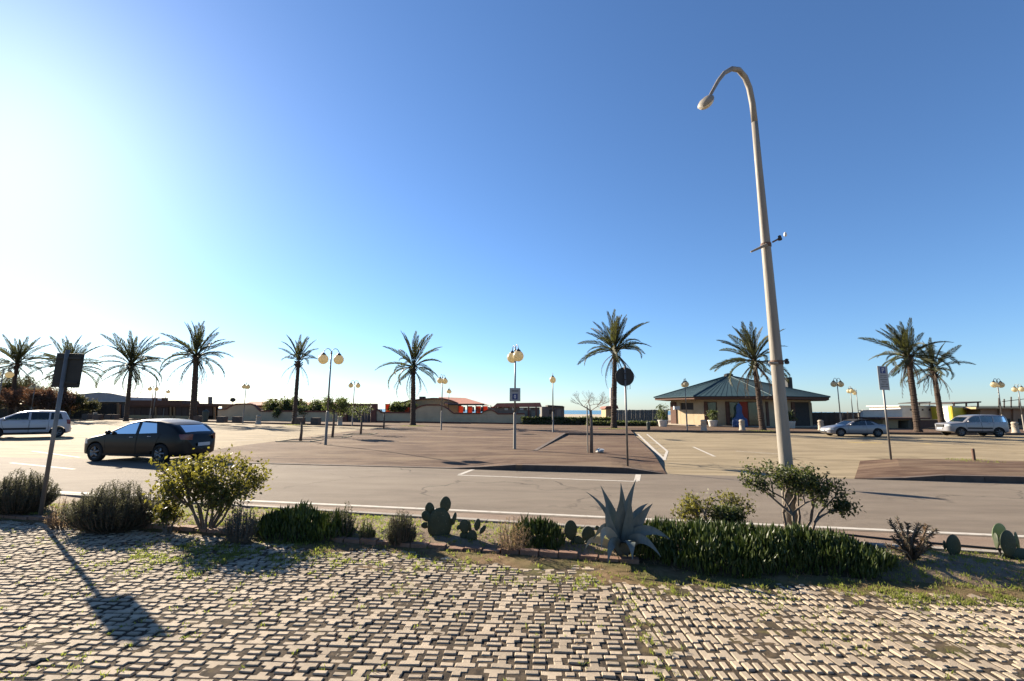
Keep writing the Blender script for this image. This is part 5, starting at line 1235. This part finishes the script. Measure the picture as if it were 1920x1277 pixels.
# dark spiky euphorbia-like plant at right
def bottlebrush(px0, px1, ty, by, tips, label, seed=0):
    o_, w, h = bush_frame(px0, px1, ty, by); rg = np.random.default_rng(seed); t = empty('spiky_succulent', o_); tag(t, label, 'succulent'); P, D = [], []
    for tx, ty_ in tips:
        e = AT(tx, ty_, o_.y + rg.uniform(-.25, .2)) - o_; m_ = Vector((e.x * .35, e.y * .6, e.z * .55)); b = MB().tube([(0, 0, -.02), m_, e], [.018, .014, .008], 6)
        b.build('stem', rose_stem, t, True)
        for i in range(150):
            s = .12 + .88 * rg.random(); q = m_ * 2 * s * (1 - s) + e * s * s; d = (m_ * (1 - s) + (e - m_) * s).normalized(); v = Vector(rg.normal(size=3)); v = (v - d * v.dot(d)).normalized(); P.append(tuple(q)); D.append(tuple(d * .5 + v))
    V, F = blades(np.array(P), np.array(D), rg.uniform(.03, .06, len(P)), .012); np_mesh('foliage', V, F, mat('dusky_leaf', (.055, .05, .035), .6, (.08, .075, .045), 6, sub=(.25, (.2, .12, .06))), t)
bottlebrush(1664, 1757, 970, 1056, [(1667, 975), (1681, 972), (1703, 982), (1722, 981), (1729, 984), (1740, 985), (1756, 992), (1690, 1000), (1712, 1003), (1735, 1010), (1672, 1005), (1748, 1020), (1700, 1018), (1662, 1022)], 'dark spiky succulent with finger-like shoots right of the green mound', 4)

def leafy_shrub(px0, px1, ty, by, label, seed, material, lean=0.0, stems=6, depth=3, per=11, ln=.062, wd=.026, sp=.5, Y=None, name='glossy_shrub', zmin=.25, kids=(2, 3), r0=.022, clump=.045, flat=1.0, L0=.36):
    o_, w, h = bush_frame(px0, px1, ty, by, Y); rg = random.Random(seed); t = empty(name, o_); tag(t, label, 'shrub', 'glossy-leaved shrubs'); segs, tips = [], []
    for k in range(stems):
        a = k * 2.4 + seed; grow(rg, Vector((math.cos(a) * .05, math.sin(a) * .05, -.03)), Vector((math.cos(a) * .55 + lean, math.sin(a) * .5, .9)).normalized(), h * L0, r0, depth, segs, tips, sp, .05, .72, kids)
    # fit the skeleton into the box seen in the photo
    pts = [q for s_ in segs for q in s_[0]]; xs0, xs1 = min(p.x for p in pts), max(p.x for p in pts); zm_ = max(p.z for p in pts); yr = max(abs(p.y) for p in pts)
    cl, cr = AT(px0, by, o_.y).x - o_.x, AT(px1, by, o_.y).x - o_.x
    def fit(p):
        x = p.x * (cl / xs0 if p.x < 0 else cr / xs1) * .95; return Vector((x, p.y * min(1, .75 * w / yr), p.z * h * .97 / zm_ * (flat if p.z > .5 * zm_ else 1)))
    b = MB()
    for s_ in segs: b.tube([fit(p) for p in s_[0]], s_[1], 5, False)
    b.build('branches', bark_mat, t)
    ends = [fit(q) for q, d, k in tips if k <= 1 and q.z > zmin * zm_]; rgn = np.random.default_rng(seed); P, D = [], []
    for e in ends:
        for _ in range(per): P.append(tuple(e + Vector(rgn.normal(size=3)) * clump)); D.append(tuple(Vector(rgn.normal(size=3)) + Vector((0, 0, .45))))
    n_ = len(P); V, F = blades(np.array(P), np.array(D), ln * rgn.uniform(.7, 1.3, n_), wd * rgn.uniform(.8, 1.2, n_), .08); np_mesh('foliage', V, F, material, t); return t
leafy_shrub(288, 486, 858, 992, 'yellow-green glossy shrub in front of the black car', 11, pitto, 0, 11, 3, 11, .064, .032, .6, zmin=.16, clump=.075)
leafy_shrub(1272, 1420, 925, 1003, 'thin airy shrub left of the tall lamp post', 12, pitto, -.5, 5, 3, 6, .05, .022, .45, Y=7.35, zmin=.3)
leafy_shrub(1392, 1600, 868, 1005, 'dark leaning shrub with a flat wide crown beside the lamp post', 13, pitto2, .35, 5, 4, 9, .055, .026, .5, Y=7.15, zmin=.42, kids=(2, 3), r0=.03, clump=.05)
leafy_shrub(1335, 1398, 948, 1003, 'compact dark shrub at the base of the leaning shrub', 14, pitto2, 0, 6, 3, 9, .05, .024, .5, Y=7.2, zmin=.15)
leafy_shrub(296, 332, 945, 995, 'low leafy seedling under the left of the glossy shrub', 15, pitto, 0, 4, 2, 10, .05, .025, .5, zmin=.1)

def ice_plant(name, X0, X1, ycen, ywid, h, n, label, seed, hprof=None):
    """mound of upright finger leaves"""
    rg = np.random.default_rng(seed); X = rg.uniform(X0, X1, n * 2); T = rg.uniform(-1, 1, n * 2)
    V, F = [], []; k = 0; Ps = []
    for x, t in zip(X, T):
        e = (x - X0) / (X1 - X0); env = min(1, 5 * e, 5 * (1 - e)) ** .5
        if abs(t) > env: continue
        y = ycen(x) + t * ywid(x); hh = h(x) * max(.0, 1 - t * t) ** .5 * env * (1 + .5 * vnoise(x, y, 2.3, 5))
        Ps.append((x, y, (bed_z(x, y) if y > Bl(x) else max(0, soil_h(x, y))) + max(0, hh) * rg.uniform(.42, 1.0), t))
        if len(Ps) >= n: break
    for (x, y, z, t) in Ps:
        L = rg.uniform(.07, .135); d = Vector((rg.normal(0, .22), rg.normal(0, .2) + .15 * t, 1)).normalized(); a = Vector((math.cos(rg.random() * 6.3), math.sin(rg.random() * 6.3), 0)); a = (a - d * a.dot(d)).normalized(); c = d.cross(a); b0 = Vector((x, y, z - .03)); r = rg.uniform(.008, .0125)
        base = len(V)
        for s, rr in ((0, .8), (.55, 1.0)):
            for j in range(3): q = b0 + d * L * s + (a * math.cos(j * 2.094) + c * math.sin(j * 2.094)) * r * rr; V.append(tuple(q))
        V.append(tuple(b0 + d * L)); i = base
        F += [(i, i + 1, i + 4, i + 3), (i + 1, i + 2, i + 5, i + 4), (i + 2, i, i + 3, i + 5)]
        F += [(i + 3, i + 4, i + 6, i + 6), (i + 4, i + 5, i + 6, i + 6), (i + 5, i + 3, i + 6, i + 6)]
    me = bpy.data.meshes.new(name); me.from_pydata(V, [], [f if f[2] != f[3] else f[:3] for f in F]); me.update(); o = link_mesh(name, me, finger); tag(o, label, 'ground cover', kind='stuff')
    # woody body under the leaves
    b = MB(); xs_ = np.linspace(X0 + .05, X1 - .05, 40); nn = 10
    for x in xs_:
        e = (x - X0) / (X1 - X0); env = min(1, 5 * e, 5 * (1 - e)) ** .5
        for j in range(nn + 1): t = -1 + 2 * j / nn; y = ycen(x) + t * ywid(x) * env * .97; b.v.append((x, y, -.03 + h(x) * .62 * max(0, 1 - t * t) ** .5 * env))
    for i in range(39):
        for j in range(nn): a = i * (nn + 1) + j; b.f.append((a, a + nn + 1, a + nn + 2, a + 1))
    b.build('runners', mat('runner_stems', (.05, .04, .025), .95, (.075, .065, .03), 20, .9, 60), o); return o
ice_plant('ice_plant', 1.5, 4.75, lambda x: 6.42 - .08 * (x - 1.5), lambda x: .62 + .1 * math.sin(x * 3.1), lambda x: .33 - .035 * abs(x - 2.6), 6200, 'long dark green mound of finger-leaved ice plant below the lamp post', 1)
ice_plant('ice_plant', -3.95, -2.35, lambda x: 7.35 - .2 * (x + 3.2), lambda x: .42, lambda x: .30, 2300, 'bright green patch of finger-leaved ice plant right of the glossy shrub', 2)
ice_plant('ice_plant', .0, .75, lambda x: 6.85 - .2 * (x - .3), lambda x: .26, lambda x: .24, 800, 'small green patch of ice plant between prickly pears', 3)

# ---- prickly pears: each pad a flattened body given by its place in the photo
def prickly_pear(name_label, Y, pads, bx, by_, material=cactus_m, group='prickly pears in the bed'):
    b0 = AT(bx, by_, Y); z = bed_z(b0.x, b0.y); t = empty('prickly_pear', (b0.x, Y, z)); tag(t, name_label, 'cactus', group); base = Vector((b0.x, Y, z))
    for i, pd in enumerate(pads):
        cx_, cy_, rx, ry, rot, dy, yaw = pd[:7]; c = AT(cx_, cy_, Y + dy) - base; s = mpp(cx_, cy_, Y + dy); rg = random.Random(i * 7 + int(bx))
        n, m_ = 18, 10; V, F = [], []
        for j in range(m_ + 1):
            ph = math.pi * j / m_
            for k in range(n):
                th = 2 * math.pi * k / n; u = math.sin(ph) * math.cos(th); w = -math.cos(ph); v = math.sin(ph) * math.sin(th)
                wid = 1 - .22 * (w < 0) * w * w * 1.0; V.append((u * rx * s * wid * (1 + .02 * rg.uniform(-1, 1)), v * max(.018, .17 * rx * s), w * ry * s))
        for j in range(m_):
            for k in range(n): F.append((j * n + k, j * n + (k + 1) % n, (j + 1) * n + (k + 1) % n, (j + 1) * n + k))
        o = MB().add(V, F).build('pad', material if not (len(pd) > 7) else pd[7], t, True) if len(pd) <= 7 else MB().add(V, F).build('pad', pd[7], t, True)
        o.location = c; o.rotation_euler = (0, R(rot), R(yaw))
    return t
def pads(l, extra=None): return [tuple(p) for p in l]
prickly_pear('big prickly pear with one round top pad like an ear', 7.15, [(824, 985, 23, 32, 0, 0, 8), (835, 946, 11, 15, 6, .02, -10), (806, 955, 9, 13, -14, .05, 20), (799, 968, 9, 11, -40, .0, -15), (797, 985, 8, 6, 0, .03, 0), (852, 971, 5.5, 10, 16, .0, 55), (847, 979, 7, 6, 30, .04, 30), (824, 1008, 16, 12, 0, .03, -10)], 824, 1012)
prickly_pear('small branching prickly pear right of the big one', 6.98, [(871, 987, 10, 13, -8, 0, 12), (881, 990, 5, 17, -22, .05, 70), (895, 984, 6.5, 11, 10, 0, 25), (905, 993, 5, 9, 42, .02, 30), (871, 1004, 9, 8, 0, .03, 0), (885, 1008, 10, 14, 0, 0, 10), (860, 989, 5, 4, -60, 0, 20)], 885, 1020)
prickly_pear('round-padded prickly pear just left of the agave', 6.75, [(1070, 994, 13, 18, -2, 0, 12), (1103, 1003, 13, 16, 4, .05, -14), (1086, 1018, 14, 10, 60, 0, 0), (1047, 1000, 9, 9, -30, .1, 40), (1120, 990, 5, 4, 30, .1, 0), (1078, 1020, 9, 12, 0, .02, 0), (1104, 1022, 9, 12, 0, .04, 0)], 1082, 1032)
prickly_pear('prickly pear with sunlit pale pads at the right edge', 6.3, [(1874, 1002, 22, 20, -20, .14, 18, cactus_lit), (1890, 1019, 17, 24, 4, -.02, 5), (1868, 1014, 12, 15, -18, .05, 60), (1907, 1016, 11, 20, -24, .1, 35, cactus_lit), (1915, 1044, 22, 16, 0, 0, 0), (1893, 1048, 20, 14, 0, .02, 10), (1935, 1020, 16, 22, 8, .05, 20)], 1900, 1060)
prickly_pear('small oval cactus with one ear right of the spiky succulent', 6.45, [(1788, 1024, 17, 21, 4, 0, 10), (1771, 1022, 5, 10, -28, .0, 50), (1789, 1045, 10, 9, 0, 0, 0)], 1789, 1052)

# ---- agave
ab = AT(1168, 1045, 6.35); az_ = .03; ag = empty('agave', (ab.x, 6.35, az_)); tag(ag, 'large blue-grey agave with tall pointed leaves beside the ice plant mound', 'agave')
def agave_leaf(mid, tip, w, dy0=0.0, dy1=0.0, material=None, fold=.3, base=(1168, 1040), face=1):
    o_ = Vector((ab.x, 6.35, az_)); p0 = AT(*base, 6.35) - o_; p1 = AT(*mid, 6.35 + dy0) - o_; p2 = AT(*tip, 6.35 + dy1) - o_; N = 14; V, F = [], []
    p0.z = max(.02, p0.z)
    prev = None
    for i in range(N + 1):
        s = i / N; c = p0 * (1 - s) ** 2 + (p1 * 2 - (p0 + p2) * .5) * 2 * s * (1 - s) + p2 * s * s; d = ((p1 * 2 - (p0 + p2) * .5 - p0) * (1 - s) + (p2 - (p1 * 2 - (p0 + p2) * .5)) * s).normalized()
        ref = Vector((0, -1, .25)); sd = d.cross(ref); 
        if sd.length < .1: sd = prev or Vector((1, 0, 0))
        sd.normalize(); prev = sd; nn = sd.cross(d).normalized(); ww = w / 2 * 1.12 * (.75 + .55 * math.sin(math.pi * min(1, s * .9 + .12)) - .3 * s) * (1 - s ** 4.0) ** 1.0 + .001
        th = .02 * (1 - s) + .003
        for k, (a, h) in enumerate(((-1, fold * .5), (-.5, .08), (0, 0), (.5, .08), (1, fold * .5))): V.append(tuple(c + sd * ww * a + nn * ww * h * face))
        for k, (a, h) in enumerate(((-1, fold * .5), (0, 0), (1, fold * .5))): V.append(tuple(c + sd * ww * a * .98 + nn * (ww * h * face) - nn * th * face))
    for i in range(N):
        a, b_ = i * 8, i * 8 + 8
        for k in range(4): F.append((a + k, a + k + 1, b_ + k + 1, b_ + k))
        for k in range(5, 7): F.append((a + k + 1, a + k, b_ + k, b_ + k + 1))
    MB().add(V, F).build('leaf', material or agave_m, ag, True)
agave_leaf((1152, 975), (1126, 910), .115, .05, .12); agave_leaf((1172, 970), (1193, 898), .11, .1, .15); agave_leaf((1164, 985), (1166, 922), .15, -.06, -.1); agave_leaf((1168, 965), (1164, 905), .10, .2, .28)
agave_leaf((1193, 985), (1224, 944), .12, -.05, -.1); agave_leaf((1140, 965), (1098, 922), .05, .12, .3); agave_leaf((1187, 975), (1215, 944), .10, .15, .3); agave_leaf((1178, 985), (1180, 925), .11, -.1, -.16)
agave_leaf((1146, 995), (1136, 940), .10, -.12, -.1)
agave_leaf((1142, 990), (1112, 1012), .10, -.1, -.2); agave_leaf((1137, 996), (1128, 1030), .09, -.22, -.4, agave_d); agave_leaf((1120, 1012), (1098, 1030), .07, -.1, -.25, agave_d)
agave_leaf((1205, 995), (1262, 1016), .11, -.1, -.15); agave_leaf((1198, 1010), (1240, 1045), .10, -.25, -.4); agave_leaf((1180, 1015), (1186, 1050), .12, -.35, -.55); agave_leaf((1150, 1018), (1140, 1058), .10, -.35, -.5)
# ---- weeds and grass tufts
def scatter_grass(name, n, fn, label, ln, wd, material, seed):
    rg = np.random.default_rng(seed); P = []
    while len(P) < n:
        x, y = rg.uniform(-9.5, 8), rg.uniform(3.4, 9); k = fn(x, y)
        if rg.random() < k:
            z = bed_z(x, y) if y > Bl(x) else soil_h(x, y); m_ = rg.integers(3, 9)
            for _ in range(m_): P.append((x + rg.normal(0, .015), y + rg.normal(0, .015), z - .004))
    P = np.array(P[:n]); D = rg.normal(size=(n, 3)) * .55; D[:, 2] = 1; V, F = blades(P, D, ln * rg.uniform(.5, 1.4, n), wd); o = np_mesh(name, V, F, material); tag(o, label, 'grass', kind='stuff'); return o
def patch(x, y, cx_, cy_, rx, ry): return math.exp(-(((x - cx_) / rx) ** 2 + ((y - cy_) / ry) ** 2))
def moss(x, y):
    if y > Bl(x) + .1: return .25 if y < Kl(x) - .1 else 0
    s = max(patch(x, y, -3.5, 6.5, 1.3, .6) * 2.2, patch(x, y, -1.4, 6.2, .9, .35), patch(x, y, 1.0, 5.6, 1.0, .4) * .7, patch(x, y, 4.8, 5.3, 1.6, .5) * 1.3, patch(x, y, 1.15, 4.3, .12, .8) * .8, .03, patch(x, y, 2.4, 5.5, 1.2, .4) * .5)
    return s * max(0, .35 + vnoise(x, y, 2.6, 9) * 1.3)
scatter_grass('weeds', 30000, moss, 'short green weeds growing in the joints and along the bed', .042, .009, weed, 1)
scatter_grass('dry_weeds', 5000, lambda x, y: (.35 if y > Bl(x) else .5 * sst(1 - (Bl(x) - y) / .7)) * (y < Kl(x) - .08), 'short dry weeds along the bed edge', .05, .005, dryg, 2)
def tufts(x, y): return max(0, vnoise(x, y, 1.1, 21) - .28) * 2 if 3.5 < y < Bl(x) - .5 else 0
scatter_grass('weeds', 1500, tufts, 'scattered green tufts between the paving blocks', .03, .007, weed, 3)
# fallen leaves and bits along the bed
rg = np.random.default_rng(55); P = []
while len(P) < 2600:
    x, y = rg.uniform(-9.5, 8), rg.uniform(3.4, 9.5); d = Bl(x) - y
    if not (-1.6 < d < 3 and y < El(x) - .1): continue
    if rg.random() < (math.exp(-max(0, d) / .45) if d > 0 else .6) * max(.1, .6 + vnoise(x, y, 1.3, 2)): P.append((x, y, (bed_z(x, y) if -d > 0 and y < Kl(x) else max(soil_h(x, y), .0) if d > 0 else -.002) + .006))
P = np.array(P); n = len(P); D = rg.normal(size=(n, 3)); D[:, 2] = rg.normal(0, .18, n); V, F = blades(P, D, rg.uniform(.012, .04, n), rg.uniform(.008, .016, n), .1, face=np.tile([0, 0, 1.0], (n, 1)) + rg.normal(size=(n, 3)) * .25)
tag(np_mesh('leaf_litter', V, F, mat('fallen_leaf', (.2, .13, .07), .9, (.1, .07, .04), 9)), 'small fallen leaves and twigs lying along the bed', 'litter', kind='stuff')
rg = np.random.default_rng(77)
# palms' grass feet and island grass
P = []
for px, py, r, z in ((774, 799, 1.6, PROM), (1151, 804, 1.5, PROM), (1430, 808, 1.4, PROM), (551, 797, 1.3, PROM), (1827, 865, .8, .135)):
    c = G(px, py, z)
    for _ in range(350): a, q_ = rg.uniform(0, 6.28), r * math.sqrt(rg.random()); P.append((c.x + q_ * math.cos(a), c.y + q_ * math.sin(a), z - .005 if z > .14 else z - .01))
P = np.array(P); D = rg.normal(size=P.shape) * .5; D[:, 2] = 1; V, F = blades(P, D, rg.uniform(.03, .09, len(P)), .02); tag(np_mesh('grass', V, F, weed), 'sparse grass around the feet of the palms', 'grass', kind='stuff')
